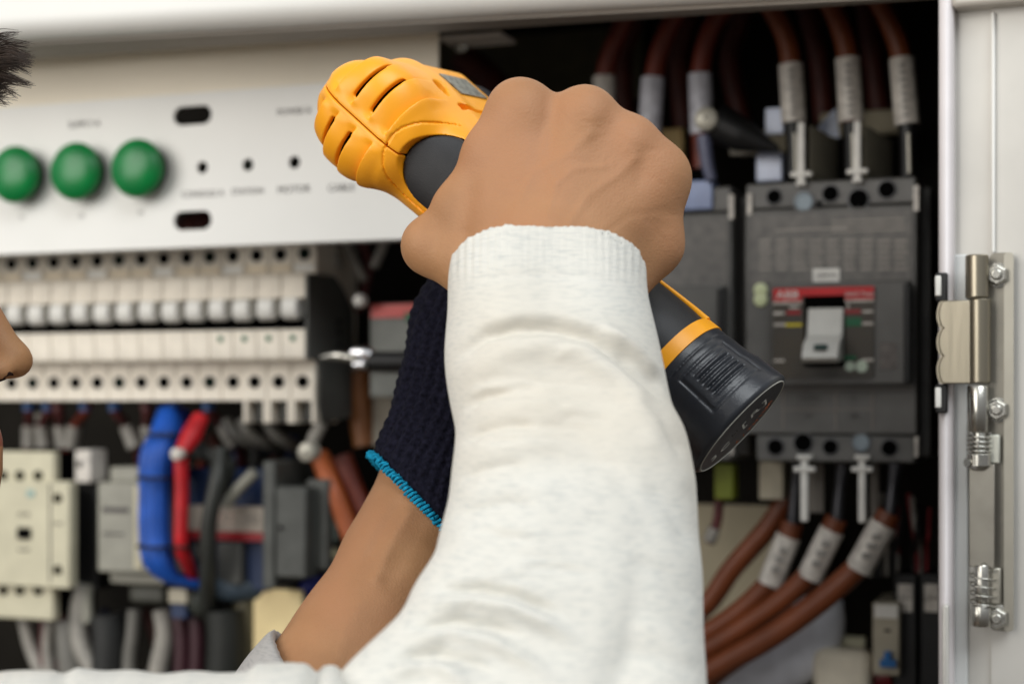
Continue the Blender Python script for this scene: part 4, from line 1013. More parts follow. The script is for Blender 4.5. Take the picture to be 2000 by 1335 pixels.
fr = (1-sstep(.56, .58, da))*sstep(-.1965, -.1960, Z)*(1-sstep(-.1765, -.1760, Z)); fr2 = (1-sstep(.50, .52, da))*sstep(-.1958, -.1953, Z)*(1-sstep(-.1774, -.1769, Z))
F.f = F.f+((fr-fr2)*.0005).astype(np.float32)+(sstep(-.1735, -.1731, Z)*(1-sstep(-.1725, -.1721, Z))*.0005).astype(np.float32)
V, Fc = F.mesh(); V = relax(V, Fc, 1, .35)
bat = field_obj('battery', [(V, Fc)], M_rub2, drill, DB, 50)
stack('end_disc', [(-.2030, .0252, .0262, .0205), (-.2046, .0250, .0260, .0205)], M_disc, p=2.05)
m = MB(); m.tube([D(.0256*math.cos(a), .0205+.0266*math.sin(a), -.2046) for a in np.linspace(0, 2*math.pi, 73)], .00042, 8, smooth=False, caps=False)
m.build('disc_rim', mat('pale_rim', (176, 176, 166), .4), drill)
sW = c2w(_s); hW = c2w(_h); aW = hW.cross(sW).normalized()
M_rt = mat('dim_white_print', (205, 205, 196), .6); M_ot = mat('dull_orange_print', (214, 112, 52), .6)
C0 = D(0, .0205, -.20475)
for s_, a, b_, h_, mt in (('3', -.0178, -.004, .0062, M_rt), ('C', -.0110, -.005, .0062, M_rt), ('[', .0010, -.002, .0080, M_rt), ('R', .0080, .000, .0074, M_rt), (']', .0142, .000, .0080, M_rt), ('LI', -.0045, .002, .0042, mat('faint_disc_print', (70, 70, 66), .6))):
    text(s_, 0, 0, 0, h_, mt, drill, basis=(C0+sW*a+aW*b_, sW, aW), ext=.00005)
for q, ch in enumerate('LITHIUM'):
    a = -.22+.19*q; R_ = .0205
    ang_ = -math.pi/2+a; ax_ = (sW*math.cos(a)+aW*math.sin(a)); ay_ = (aW*math.cos(a)-sW*math.sin(a))
    text(ch, 0, 0, 0, .0036, M_ot, drill, basis=(C0+sW*R_*math.cos(ang_)+aW*R_*math.sin(ang_), ax_, ay_), ext=.00005)
# label on the side of the housing
m = MB(); vs_ = [D(.0247, y_, z_) for y_, z_ in ((.032, -.0045), (.060, -.0045), (.060, .0105), (.032, .0105))]
vs_ += [D(.0253, y_, z_) for y_, z_ in ((.032, -.0045), (.060, -.0045), (.060, .0105), (.032, .0105))]
m.add(vs_, [(3, 2, 1, 0), (4, 5, 6, 7), (0, 1, 5, 4), (1, 2, 6, 5), (2, 3, 7, 6), (3, 0, 4, 7)])
m.build('rating_label', mat('grey_label', (150, 150, 138), .35, vscale=420, col2=(62, 62, 56)), drill)
# gear case, chuck and bit in front (mostly behind the fist)
m = MB(); m.lathe(D(0, .07, .004), DY, [(0, 0), (.024, 0), (.024, .012), (.020, .024), (.020, .040), (0, .040)], 32); m.build('gear_case', M_rub2, drill)
m = MB(); m.lathe(D(0, .110, .004), DY, [(0, 0), (.0175, 0), (.0185, .004), (.0175, .022), (.010, .032), (0, .032)], 32); m.build('chuck', M_rub, drill)
m = MB(); m.lathe(D(0, .140, .004), DY, [(0, 0), (.0032, 0), (.0032, .030), (.0018, .034), (0, .035)], 6); m.build('bit', M_metal, drill)
m = MB(); m.tube([D(0, .046, -.040), D(0, .049, -.052), D(0, .046, -.064)], [.006, .007, .006], 14); m.build('trigger', M_rub, drill)
# ------------------------------------------------------------------ the worker
person = thing('person', P(-250, 2500, .62), 'worker at left edge, white-sleeved arm holding the drill, other hand in a navy glove', 'person')
px_ = lambda n, d: n*K*d                         # pixels to metres at a depth
def skin_mat(name, base, base2, ruddy):
    m = bpy.data.materials.new(name); m.use_nodes = True; nt = m.node_tree; b = nt.nodes['Principled BSDF']; L = nt.links
    tc = nt.nodes.new('ShaderNodeTexCoord')
    def noise(sc, det=3):
        n = nt.nodes.new('ShaderNodeTexNoise'); n.inputs['Scale'].default_value = sc; n.inputs['Detail'].default_value = det; L.new(tc.outputs['Object'], n.inputs[0]); return n.outputs[0]
    def mix(a, b2, f):
        x = nt.nodes.new('ShaderNodeMix'); x.data_type = 'RGBA'
        for i, v in ((6, a), (7, b2)):
            if isinstance(v, tuple): x.inputs[i].default_value = v
            else: L.new(v, x.inputs[i])
        r = nt.nodes.new('ShaderNodeMapRange'); r.inputs[1].default_value = .35; r.inputs[2].default_value = .65; L.new(f, r.inputs[0]); L.new(r.outputs[0], x.inputs[0]); return x.outputs[2]
    c = mix(srgb(base), srgb(base2), noise(52, 6)); c = mix(c, srgb(ruddy), noise(17, 2))
    L.new(c, b.inputs['Base Color']); b.inputs['Roughness'].default_value = .6; b.inputs['Specular IOR Level'].default_value = .35
    b.inputs['Subsurface Weight'].default_value = .06; b.inputs['Subsurface Radius'].default_value = (1, .4, .2); b.inputs['Subsurface Scale'].default_value = .003
    n1 = noise(900, 3); n2 = noise(160, 4)
    w_ = nt.nodes.new('ShaderNodeTexVoronoi'); w_.inputs['Scale'].default_value = 1100; L.new(tc.outputs['Object'], w_.inputs['Vector'])
    ad = nt.nodes.new('ShaderNodeMath'); ad.operation = 'ADD'; L.new(n1, ad.inputs[0]); L.new(w_.outputs[0], ad.inputs[1])
    ad2 = nt.nodes.new('ShaderNodeMath'); ad2.operation = 'MULTIPLY_ADD'; L.new(n2, ad2.inputs[0]); ad2.inputs[1].default_value = 1.6; L.new(ad.outputs[0], ad2.inputs[2])
    bp = nt.nodes.new('ShaderNodeBump'); bp.inputs['Distance'].default_value = .00009; L.new(ad2.outputs[0], bp.inputs['Height']); L.new(bp.outputs[0], b.inputs['Normal'])
    return m
M_skin = skin_mat('tan_skin', (172, 129, 90), (154, 113, 76), (169, 122, 87))
M_lip = mat('lip_skin', (156, 94, 74), .45, var=.1, sss=.1)
M_nost = mat('nostril_shade', (40, 14, 10), .8)  # shade inside the nostrils, put in as dark colour
body = []
# right hand -------------------------------------------------------
F = Field(cp(760, 640, .62)-.012, cp(1380, 130, .62)+np.array((.03, .14, .03)), .0008)
def c(px, py, d): return cp(px, py, d)
def cap(a, b, ra, rb, k=.006, **kw): F.cap(c(*a), c(*b), px_(ra, a[2]), px_(rb, b[2]), k, **kw)
wr = (1075, 560, .650)
I_, M_, R_, L_ = (1016, 222, .668), (1143, 232, .664), (1228, 288, .665), (1284, 348, .668)
cap((1010, 540, .650), I_, 62, 55, .016); cap((1060, 540, .648), M_, 64, 54, .016)
cap((1110, 545, .650), R_, 62, 50, .016); cap((1160, 550, .653), L_, 60, 51, .016)
cap((985, 500, .652), (960, 300, .664), 62, 52, .010)
cap(L_, (1276, 478, .668), 51, 50, .010); cap((1276, 478, .668), (1222, 552, .662), 50, 48, .010)
cap((1220, 400, .664), (1180, 520, .658), 56, 56, .010)
cap(I_, (900, 412, .668), 50, 46, .010)
cap((900, 412, .668), (930, 520, .660), 46, 52, .012)
# thumb
cap((960, 555, .656), (843, 480, .672), 54, 55, .008); cap((843, 480, .672), (872, 452, .708), 52, 44, .006); cap((872, 452, .708), (950, 470, .735), 42, 34, .004)
# fingers folding round the far side of the handle
for (a, p1, p2, p3, r) in ((I_, (1022, 246, .712), (978, 300, .742), (925, 340, .745), 44), (M_, (1138, 256, .708), (1080, 330, .738), (1020, 385, .742), 45),
                           (R_, (1222, 312, .704), (1160, 400, .732), (1100, 450, .736), 43), (L_, (1276, 372, .700), (1232, 452, .722), (1180, 500, .728), 40)):
    cap(a, p1, r+5, r, .005); cap(p1, p2, r, r*.93, .003); cap(p2, p3, r*.93, r*.8, .003)
# knuckle bumps and tendons
for q in (I_, M_, R_, L_): F.ell(c(q[0], q[1], q[2]-.002), (px_(46, q[2]), .0105, px_(50, q[2])), .010)
for a, b in (((1040, 470, .6400), (1020, 250, .6600)), ((1078, 460, .6380), (1130, 262, .6560)), ((1115, 470, .6390), (1205, 318, .6570)), ((1150, 490, .6425), (1262, 372, .6600))):
    F.cap(c(a[0], a[1], a[2]+.0006), c(b[0], b[1], b[2]+.0012), .0022, .0026, .014)
# wrist and forearm inside the sleeve
cap((1040, 540, .650), (1075, 700, .632), 108, 118, .012); cap((1110, 545, .650), (1085, 700, .632), 100, 118, .012)
V, Fc = F.mesh(); V = relax(V, Fc, 3, .5)
x, y = topx(V); N = vnormals(V, Fc); front = np.clip(-N[:, 1]*1.5, 0, 1)
for _ in range(34):                                      # short fine creases over the knuckles and wrist
    kx, ky = random.choice(((1016, 215), (1143, 228), (1228, 285), (1290, 345), (1110, 330), (900, 430), (1290, 430), (1000, 400)))
    kx += random.gauss(0, 22); ky += random.gauss(0, 26); an_ = random.gauss(-.25, .5); l_ = 12+random.random()*16
    V += N*(front*-.00009*np.exp(-(polydist(x, y, [(kx-l_*math.cos(an_), ky+l_*math.sin(an_)), (kx, ky-2), (kx+l_*math.cos(an_), ky-l_*math.sin(an_))])/4.5)**2))[:, None]
# gentle veins, creases on the hand back
for pts, amp, w_ in (([(1000, 430), (1040, 340), (1110, 300), (1150, 262)], .00035, 9), ([(1110, 440), (1150, 380), (1210, 340), (1240, 310)], .00035, 9),
                     ([(1190, 450), (1230, 420), (1300, 410)], -.0002, 8), ([(1070, 420), (1085, 360), (1060, 300), (1070, 250)], .0003, 8), ([(1085, 360), (1120, 330), (1180, 325)], .0003, 7), ([(1180, 240), (1205, 268), (1210, 300)], -.0003, 16), ([(1080, 200), (1082, 240), (1076, 280)], -.0003, 18), ([(1262, 300), (1255, 330), (1245, 360)], -.0003, 14),
                     ([(930, 330), (905, 400), (900, 450)], -.0006, 22), ([(880, 520), (905, 470), (960, 440)], -.0006, 16)):
    V += N*(front*amp*np.exp(-(polydist(x, y, pts)/w_)**2))[:, None]
body.append((V, Fc))
# left forearm (bare) ------------------------------------------------
F = Field(cp(420, 1700, .70)-.03, cp(1180, 500, .80)+np.array((.03, .06, .03)), .0016)
lf = [((560, 1560, .690), 178), ((636, 1410, .700), 160), ((686, 1322, .708), 148), ((726, 1245, .714), 138), ((795, 1098, .728), 122), ((838, 1005, .738), 112), ((872, 905, .746), 108), ((925, 760, .757), 98), ((965, 660, .765), 90)]
for (a, ra), (b, rb) in zip(lf[:-1], lf[1:]): cap(a, b, ra, rb, .010)
V, Fc = F.mesh(); V = relax(V, Fc, 3, .5); x, y = topx(V); N = vnormals(V, Fc); front = np.clip(-N[:, 1]*1.5, 0, 1)
for pts, amp, w_ in (([(800, 1000), (765, 1060), (735, 1130)], .0010, 10), ([(830, 1010), (790, 1080), (760, 1140)], -.0004, 12), ([(775, 985), (745, 1035), (720, 1085)], -.0007, 10), ([(700, 1180), (670, 1250), (650, 1310)], .0005, 16)):
    V += N*(front*amp*np.exp(-(polydist(x, y, pts)/w_)**2))[:, None]
body.append((V, Fc))
# head ---------------------------------------------------------------
F = Field(cp(-950, 1180, .68)-.02-np.array((0, .09, 0)), cp(90, -60, .68)+np.array((.01, .11, .02)), .0016)
hd = .68
F.ell(cp(-520, 400, hd), (.098, .076, .104), .01); F.ell(cp(-330, 620, hd), (.046, .060, .084), .02)
F.ell(cp(-300, 380, hd), (.045, .058, .060), .02)
cap((-135, 455, hd-.02), (-135, 455, hd+.02), 40, 40, .012)
cap((-80, 500, hd), (14, 690, hd), 20, 33, .004); F.ell(cp(26, 706, hd), (px_(36, hd), .0085, px_(32, hd)), .006)
for s_ in (-1, 1):
    F.ell(cp(-8, 722, hd+s_*.010), (px_(34, hd), .0065, px_(25, hd)), .005)
    F.ell(cp(-150, 525, hd+s_*.031), (.0138, .0150, .0130), .006, sub=False)
F.ell(cp(-86, 780, hd), (px_(70, hd), .020, px_(44, hd)), .008)
cap((-36, 806, hd-.012), (-36, 806, hd+.012), 23, 23, .004); cap((-38, 846, hd-.010), (-38, 846, hd+.010), 24, 24, .004)
F.cap(cp(-8, 827, hd-.02), cp(-8, 827, hd+.02), .0016, .0016, .003, sub=True)
cap((-128, 940, hd-.008), (-128, 940, hd+.008), 60, 60, .012)
for s_ in (-1, 1):
    F.cap(cp(-100, 930, hd+s_*.015), cp(-430, 780, hd+s_*.058), .020, .018, .02)
    F.ell(cp(-495, 600, hd+s_*.078), (.017, .006, .030), .004)
    F.ell(cp(-190, 690, hd+s_*.030), (.028, .024, .030), .01)
F.cap(cp(-560, 800, hd), cp(-560, 1180, hd), .058, .060, .02)
F.ell(cp(4, 738, hd-.0075), (.0062, .0036, .0030), .0012, sub=True); F.ell(cp(4, 738, hd+.0075), (.0062, .0036, .0030), .0015, sub=True)
for s_ in (-1, 1):                                      # opening between the lids
    F.cap(cp(-92, 527, hd+s_*.023), cp(-98, 527, hd+s_*.039), .0042, .0034, .001, sub=True)
V, Fc = F.mesh(); V = relax(V, Fc, 1, .5)
ns = len(body); body.append((V, Fc))
headV, headF = V, Fc
# torso, upper arms, neck (below and left of the frame) ----------------
F = Field((-.46, .38, -.78), (.12, .98, -.06), .006)
F.cap(cp(-560, 1150, hd), cp(-560, 1500, .68), .060, .075, .04)
F.cap((-.20, .53, -.37), (-.22, .80, -.37), .075, .075, .05); F.cap((-.22, .60, -.45), (-.24, .62, -.70), .125, .13, .05); F.cap((-.22, .76, -.45), (-.24, .74, -.70), .11, .12, .05)
F.cap((-.20, .52, -.37), (-.03, .53, -.345), .048, .045, .03)
F.cap((-.20, .82, -.37), (-.10, .715, -.285), .05, .040, .03)
V, Fc = F.mesh(); V = relax(V, Fc, 2, .5); body.append((V, Fc))
bo = field_obj('body', body, [M_skin, M_lip, M_nost], person, None, 180)
# lips and nostril by region
me = bo.data; n0 = sum(len(f) for _, f in body[:ns])
cen = headV[headF].mean(1); qx, qy = topx(cen); mi = np.zeros(len(me.polygons), np.int32)
lip = (qx > -56) & (np.abs(cen[:, 1]-hd) < .020) & (qy > 796) & (qy < 868)
nos = (np.abs(qx-6) < 20) & (np.abs(np.abs(cen[:, 1]-hd)-.0085) < .0042) & (qy > 727) & (qy < 749)
if len(me.polygons) == sum(len(f) for _, f in body):
    mi[n0:n0+len(headF)] = np.where(nos, 2, np.where(lip, 1, 0)); me.polygons.foreach_set('material_index', mi); me.update()

M_eye = mat('eye_white', (226, 220, 212), .2); M_iris = mat('brown_iris', (44, 26, 16), .15)
for s_ in (-1, 1):
    e = CF(*cp(-150, 525, hd+s_*.031)); m = MB()
    m.lathe(e, RT, [(.0122*math.sin(a), -.0122*math.cos(a)) for a in np.linspace(.01, math.pi-.47, 18)], 28, 0)
    m.lathe(e, RT, [(.0122*math.sin(a), -.0122*math.cos(a)) for a in np.linspace(math.pi-.47, math.pi-.01, 8)], 28, 1)
    m.build('eye', [M_eye, M_iris], person, smooth=60)
    m = MB()
    for q in range(70):
        t = q/69; pz = hd+s_*(.014+.034*t); bx = -92-26*t**2
        m.tube([P(bx-2, 462-14*math.sin(t*2.4)+random.gauss(0, 6), pz), P(bx+6, 456-14*math.sin(t*2.4)+random.gauss(0, 6), pz+s_*.005)], [.0004, .0001], 4, caps=False, smooth=False)
    m.build('eyebrow', mat('dark_brown_hair', (62, 50, 42), .5, var=.3, vscale=300), person, smooth=60)

# ------------------------------------------------------------------ white shirt
def cloth_mat(name, col, col2, warm):
    m = bpy.data.materials.new(name); m.use_nodes = True; nt = m.node_tree; b = nt.nodes['Principled BSDF']; L = nt.links
    tc = nt.nodes.new('ShaderNodeTexCoord')
    mp = nt.nodes.new('ShaderNodeMapping'); mp.inputs['Scale'].default_value = (1, 1, 5.5); L.new(tc.outputs['Object'], mp.inputs[0])
    n = nt.nodes.new('ShaderNodeTexNoise'); n.inputs['Scale'].default_value = 190; n.inputs['Detail'].default_value = 3; L.new(mp.outputs[0], n.inputs[0])
    r = nt.nodes.new('ShaderNodeMapRange'); r.inputs[1].default_value = .46; r.inputs[2].default_value = .76; L.new(n.outputs[0], r.inputs[0])
    x = nt.nodes.new('ShaderNodeMix'); x.data_type = 'RGBA'; x.inputs[6].default_value = srgb(col); x.inputs[7].default_value = srgb(col2); L.new(r.outputs[0], x.inputs[0])
    n3 = nt.nodes.new('ShaderNodeTexNoise'); n3.inputs['Scale'].default_value = 7; L.new(tc.outputs['Object'], n3.inputs[0])
    r3 = nt.nodes.new('ShaderNodeMapRange'); r3.inputs[1].default_value = .45; r3.inputs[2].default_value = .7; L.new(n3.outputs[0], r3.inputs[0])
    x2 = nt.nodes.new('ShaderNodeMix'); x2.data_type = 'RGBA'; L.new(r3.outputs[0], x2.inputs[0]); L.new(x.outputs[2], x2.inputs[6]); x2.inputs[7].default_value = srgb(warm)
    L.new(x2.outputs[2], b.inputs['Base Color']); b.inputs['Roughness'].default_value = .9; b.inputs['Specular IOR Level'].default_value = .1
    b.inputs['Sheen Weight'].default_value = .12
    # jersey knit: fine columns and rows
    w1 = nt.nodes.new('ShaderNodeTexWave'); w1.bands_direction = 'X'; w1.inputs['Scale'].default_value = 330; w1.inputs['Distortion'].default_value = 2.5; w1.inputs['Detail'].default_value = 1; w1.inputs['Detail Scale'].default_value = 40; L.new(tc.outputs['Object'], w1.inputs[0])
    n2 = nt.nodes.new('ShaderNodeTexNoise'); n2.inputs['Scale'].default_value = 1100; L.new(tc.outputs['Object'], n2.inputs[0])
    n4 = nt.nodes.new('ShaderNodeTexNoise'); n4.inputs['Scale'].default_value = 90; n4.inputs['Detail'].default_value = 4; L.new(mp.outputs[0], n4.inputs[0])
    a1 = nt.nodes.new('ShaderNodeMath'); a1.operation = 'MULTIPLY_ADD'; L.new(w1.outputs[1], a1.inputs[0]); a1.inputs[1].default_value = .35; L.new(n2.outputs[0], a1.inputs[2])
    a2 = nt.nodes.new('ShaderNodeMath'); a2.operation = 'MULTIPLY_ADD'; L.new(n4.outputs[0], a2.inputs[0]); a2.inputs[1].default_value = .5; L.new(a1.outputs[0], a2.inputs[2])
    bp = nt.nodes.new('ShaderNodeBump'); bp.inputs['Distance'].default_value = .00012; L.new(a2.outputs[0], bp.inputs['Height']); L.new(bp.outputs[0], b.inputs['Normal'])
    return m
M_shirt = cloth_mat('white_jersey', (214, 212, 204), (193, 194, 189), (210, 202, 187))
M_greyc = cloth_mat('grey_jersey', (176, 174, 172), (150, 150, 150), (170, 166, 160))
Lx = [(q_[0], q_[1]+8) for q_ in [(500, 884), (560, 881), (600, 880), (660, 876), (720, 875), (770, 882), (830, 897), (900, 893), (960, 884), (1010, 878), (1080, 861), (1140, 846), (1170, 826), (1200, 803), (1230, 790), (1260, 778), (1300, 742), (1335, 700), (1400, 640), (1480, 600), (1560, 600)]]
Rx = [(q_[0], q_[1]-11) for q_ in [(500, 1254), (560, 1262), (600, 1266), (660, 1280), (720, 1291), (770, 1302), (830, 1314), (870, 1328), (900, 1350), (960, 1356), (1080, 1361), (1150, 1369), (1335, 1373), (1480, 1385), (1560, 1390)]]
dd = lambda y: .645-(y-520)/815*.090
F = Field(cp(560, 1620, .50)+np.array((-.03, -.09, -.02)), cp(1420, 380, .66)+np.array((.02, .055, .02)), .0012)
ys = list(range(434, 1560, 14)); prev = None
for yy in ys:
    l, r = np.interp(yy, [q[0] for q in Lx], [q[1] for q in Lx]), np.interp(yy, [q[0] for q in Rx], [q[1] for q in Rx])
    d = dd(yy); cx_ = (l+r)/2; hw_ = (r-l)/2
    off = hw_*np.interp(yy, [460, 700, 900, 1150, 1350, 1500], [.36, .32, .34, .46, .66, .68])
    cur = [(cx_-off, yy, d), (cx_+off, yy, d+.001)], hw_-off
    if prev is not None:
        for a, b in zip(prev[0], cur[0]): cap(a, b, prev[1], cur[1], .004)
        cap(cur[0][0], cur[0][1], cur[1], cur[1], .004)
        if off > hw_*.4: cap(((cx_-off*.4), yy, d-.004*(off/hw_)), ((cx_+off*.4), yy, d-.004*(off/hw_)), cur[1]*1.12, cur[1]*1.12, .004)
    prev = cur
ax_ = cp(1075, 540, dd(540))-cp(1085, 900, dd(900)); ax_ /= np.linalg.norm(ax_)
# the cuff: cut across the axis, hollow inside
rim = cp(1070, 528, dd(528))
F.cutplane(rim, ax_+np.array((0.02, .22, 0)))
for o_ in (-62, 0, 62): F.cap(rim+ax_*.03+np.array((px_(o_, .645), 0, 0)), rim-ax_*.035+np.array((px_(o_, .645), 0, 0)), px_(116, .645), px_(116, .645), .001, sub=True)
V, Fc = F.mesh(); V = relax(V, Fc, 2, .5); x, y = topx(V); N = vnormals(V, Fc)
front = np.clip(-N[:, 1]*1.6+.25, 0, 1)
folds = [   # polylines in photo pixels: (course, depth in m, half width in px)
 ([(880, 735), (905, 692), (950, 656), (1010, 640), (1080, 642), (1150, 660), (1215, 705), (1275, 765), (1316, 812)], -.0030, 12),
 ([(884, 700), (915, 660), (965, 628), (1030, 614), (1100, 618), (1170, 640), (1240, 690), (1290, 745)], .0018, 20),
 ([(892, 770), (930, 722), (990, 688), (1060, 678), (1140, 696), (1210, 738), (1275, 808), (1340, 880)], .0026, 24),
 ([(1165, 640), (1225, 676), (1296, 738)], .0020, 11), ([(1190, 672), (1245, 708), (1304, 768)], -.0016, 9),
 ([(895, 806), (945, 772), (1010, 757), (1070, 760)], -.0016, 9), ([(900, 838), (950, 806), (1030, 788), (1110, 796), (1190, 830)], .0012, 18),
 ([(896, 872), (940, 842), (1000, 828), (1060, 832)], -.0015, 9), ([(893, 910), (945, 880), (1018, 862), (1100, 870), (1180, 905)], .0012, 20),
 ([(890, 945), (935, 918), (990, 906), (1040, 908)], -.0012, 9), ([(884, 985), (940, 955), (1020, 942), (1110, 955)], .0009, 20),
 ([(874, 1022), (925, 994), (990, 980), (1060, 986)], -.0011, 10), ([(862, 1068), (920, 1040), (1000, 1030), (1080, 1042)], .0008, 20),
 ([(1060, 850), (1130, 868), (1200, 920), (1250, 990)], -.0006, 22), ([(1120, 1000), (1190, 1030), (1250, 1090)], -.0005, 26),
 ([(830, 1166), (870, 1152), (930, 1148), (1000, 1160), (1060, 1184), (1110, 1214)], -.0030, 11), ([(800, 1206), (850, 1182), (920, 1174), (1000, 1188), (1080, 1222), (1150, 1270)], .0028, 17),
 ([(786, 1244), (830, 1222), (890, 1212), (960, 1220), (1030, 1246)], -.0028, 10), ([(768, 1268), (820, 1246), (890, 1240), (970, 1260), (1040, 1296), (1090, 1340)], .0026, 16),
 ([(752, 1300), (800, 1280), (860, 1276), (930, 1292), (980, 1318)], -.0026, 10), ([(740, 1322), (800, 1306), (860, 1306), (930, 1340)], .0024, 14),
 ([(1344, 900), (1290, 815), (1240, 770)], -.0014, 12), ([(1356, 970), (1300, 885), (1240, 835)], .0010, 20), ([(1358, 1080), (1310, 990), (1250, 930)], -.0010, 18),
 ([(1364, 1190), (1300, 1120), (1220, 1080)], -.0008, 18), ([(1370, 1300), (1300, 1240), (1220, 1210)], .0007, 22), ([(1372, 1330), (1310, 1290), (1200, 1260)], -.0006, 16),
 ([(886, 566), (960, 540), (1060, 533), (1160, 541), (1250, 572)], -.0004, 8),
]
for pts, amp, w_ in folds: V += N*(front*amp*1.25*foldw(x, y, pts, w_))[:, None]
for _ in range(26):                                     # fine cross wrinkles, mostly on the left half
    fx, fy = 890+random.random()*210, 660+random.random()*500; L_ = 60+random.random()*80; sl_ = -.28+random.gauss(0, .08)
    if fy > 1050: fx -= (fy-1050)*.35
    V += N*(front*random.choice((-1, 1, -1))*(.0004+.0004*random.random())*foldw(x, y, [(fx, fy), (fx+L_*.5, fy+sl_*L_*.5-5), (fx+L_, fy+sl_*L_*.6), (fx+L_*1.5, fy+sl_*L_*.3)], 7+random.random()*4))[:, None]
V += N*(.0004*np.sin(x/57+1.3*np.sin(y/70))*np.sin(y/46+1.1*np.sin(x/90)))[:, None]
ribm = np.clip((560-y)/40, 0, 1)*(front > 0)
V += N*(ribm*.00024*np.sin(x/2.3))[:, None]
sleeve_r = (V, Fc)
# upper arm sleeve running along the bottom, and shirt body
F = Field((-.48, .36, -.80), (.06, .97, -.10), .004)
ua = [((-900, 1900, .60), .075), ((-300, 1735, .56), .068), ((300, 1735, .545), .066), ((760, 1720, .545), .062), ((1000, 1640, .535), .060)]
for (a, ra), (b, rb) in zip(ua[:-1], ua[1:]): F.cap(cp(*a), cp(*b), ra, rb, .02)
F.cap((-.20, .53, -.37), (-.22, .80, -.37), .079, .079, .05); F.cap((-.22, .60, -.45), (-.24, .62, -.72), .13, .135, .05); F.cap((-.22, .76, -.45), (-.24, .74, -.72), .115, .125, .05)
F.cutplane((0, 0, -.74), (0, 0, -1)); F.f = F.f
V, Fc = F.mesh(); V = relax(V, Fc, 2, .5); body2 = (V, Fc)
F = Field(cp(-260, 1660, .5)+np.array((-.02, -.09, 0)), cp(1080, 1240, .56)+np.array((.02, .05, .02)), .0022)
ub = [((-300, 1720, .555), 395), ((-60, 1700, .55), 380), ((110, 1706, .548), 378), ((180, 1700, .548), 376), ((300, 1704, .546), 384), ((430, 1690, .545), 380), ((560, 1668, .545), 366), ((640, 1660, .545), 338), ((690, 1650, .545), 340), ((800, 1640, .54), 345), ((1000, 1600, .54), 300)]
for (a, ra), (b, rb) in zip(ub[:-1], ub[1:]): cap((a[0], 1740, a[2]), (b[0], 1740, b[2]), 395, 395, .006)
cap((724, 1318, .57), (900, 1390, .56), 30, 44, .004); cap((700, 1372, .57), (860, 1430, .56), 30, 44, .004)
V, Fc = F.mesh(); V = relax(V, Fc, 2, .5); x, y = topx(V); N = vnormals(V, Fc)
tx = [-200, 0, 60, 105, 118, 150, 300, 440, 484, 500, 560, 598, 610, 617, 630, 650, 668, 676, 684, 720, 900]
ty = [1330, 1326, 1319, 1324, 1336, 1322, 1328, 1326, 1328, 1312, 1307, 1314, 1326, 1345, 1321, 1316, 1328, 1346, 1346, 1340, 1340]
V += N*((1345-np.interp(x+.12*(y-1340), tx, ty))*K*.55*np.clip((1480-y)/100, 0, 1)*np.clip(N[:, 2]*1.5, 0, 1)+.0007*np.sin(x/19+y/14)*np.sin(y/33))[:, None]
ub_m = (V, Fc)
field_obj('shirt', [sleeve_r, ub_m, body2], M_shirt, person, None, 180)
# grey left sleeve, pushed up
F = Field(cp(330, 1900, .66)-.03, cp(900, 1180, .74)+np.array((.03, .07, .03)), .002)
gs = [((440, 1800, .680), 250), ((560, 1560, .690), 216), ((636, 1410, .700), 190), ((700, 1290, .709), 172)]
for (a, ra), (b, rb) in zip(gs[:-1], gs[1:]): cap(a, b, ra, rb, .01)
F.cutplane(cp(578, 1294, .70), nrm((.80, .05, .60))); F.cap(cp(620, 1440, .70), cp(760, 1180, .71), px_(170, .7), px_(156, .7), .001, sub=True)
V, Fc = F.mesh(); V = relax(V, Fc, 2, .5)
field_obj('rolled_sleeve', [(V, Fc)], M_greyc, person, None, 180)['label'] = 'grey pushed-up left sleeve'

# ------------------------------------------------------------------ navy knitted glove with turquoise edge
M_glove = mat('navy_knit', (27, 27, 40), .95, var=.3, vscale=500, bump=.0002, bscale=900, spec=.1)
M_trim = mat('turquoise_yarn', (30, 150, 190), .9, var=.25, vscale=600, bump=.0003, bscale=900, spec=.1)
F = Field(cp(680, 1080, .70)-.02, cp(1240, 340, .80)+np.array((.03, .10, .03)), .0014)
gl = [((780, 1130, .726), 130), ((838, 1010, .738), 124), ((856, 925, .744), 120), ((880, 835, .752), 116), ((908, 740, .758), 118), ((935, 650, .764), 126), ((985, 575, .775), 132), ((1030, 500, .785), 120)]
for (a, ra), (b, rb) in zip(gl[:-1], gl[1:]): cap(a, b, ra, rb, .010)
kn = [(960, 480, .792), (1010, 455, .796), (1062, 440, .798), (1110, 438, .796)]
for q, (kx, ky, kd) in enumerate(kn):                      # four fingers folded round the gear case
    cap((1000+10*q, 540, .780), (kx, ky, kd), 55, 44, .008); cap((kx, ky, kd), (kx+6, ky-70, kd+.022), 42, 38, .004); cap((kx+6, ky-70, kd+.022), (kx+50, ky-80, kd+.050), 38, 34, .003)
cap((1080, 560, .776), (1150, 480, .772), 50, 42, .008); cap((1150, 480, .772), (1160, 400, .790), 40, 34, .004)
tn = nrm(cp(866, 1034, .735)-cp(727, 882, .745))                                # direction of the edge across the wrist
axg = cp(908, 740, .758)-cp(838, 1005, .738); tp = nrm(np.cross(tn, np.array((0, 1.0, 0)))); 
if tp@axg > 0: tp = -tp
trim_p = (cp(727, 886, .745)+cp(866, 1036, .735))/2
pl = nrm(tp+np.array((0, -.12, 0)))
F.cutplane(trim_p, pl)
V, Fc = F.mesh(); V = relax(V, Fc, 2, .5); x, y = topx(V); N = vnormals(V, Fc); V2 = V.copy()
u_ = (x-838)*.93+(y-1005)*.33                                                # across the cuff
V += N*np.clip(-(V-trim_p)@pl/.006, 0, 1)[:, None]*(.0019*(np.abs(np.sin(math.pi*(u_+6*np.sin(y/45))/21))-.5)+.00035*np.sin(y/3.3+u_/5))[:, None]
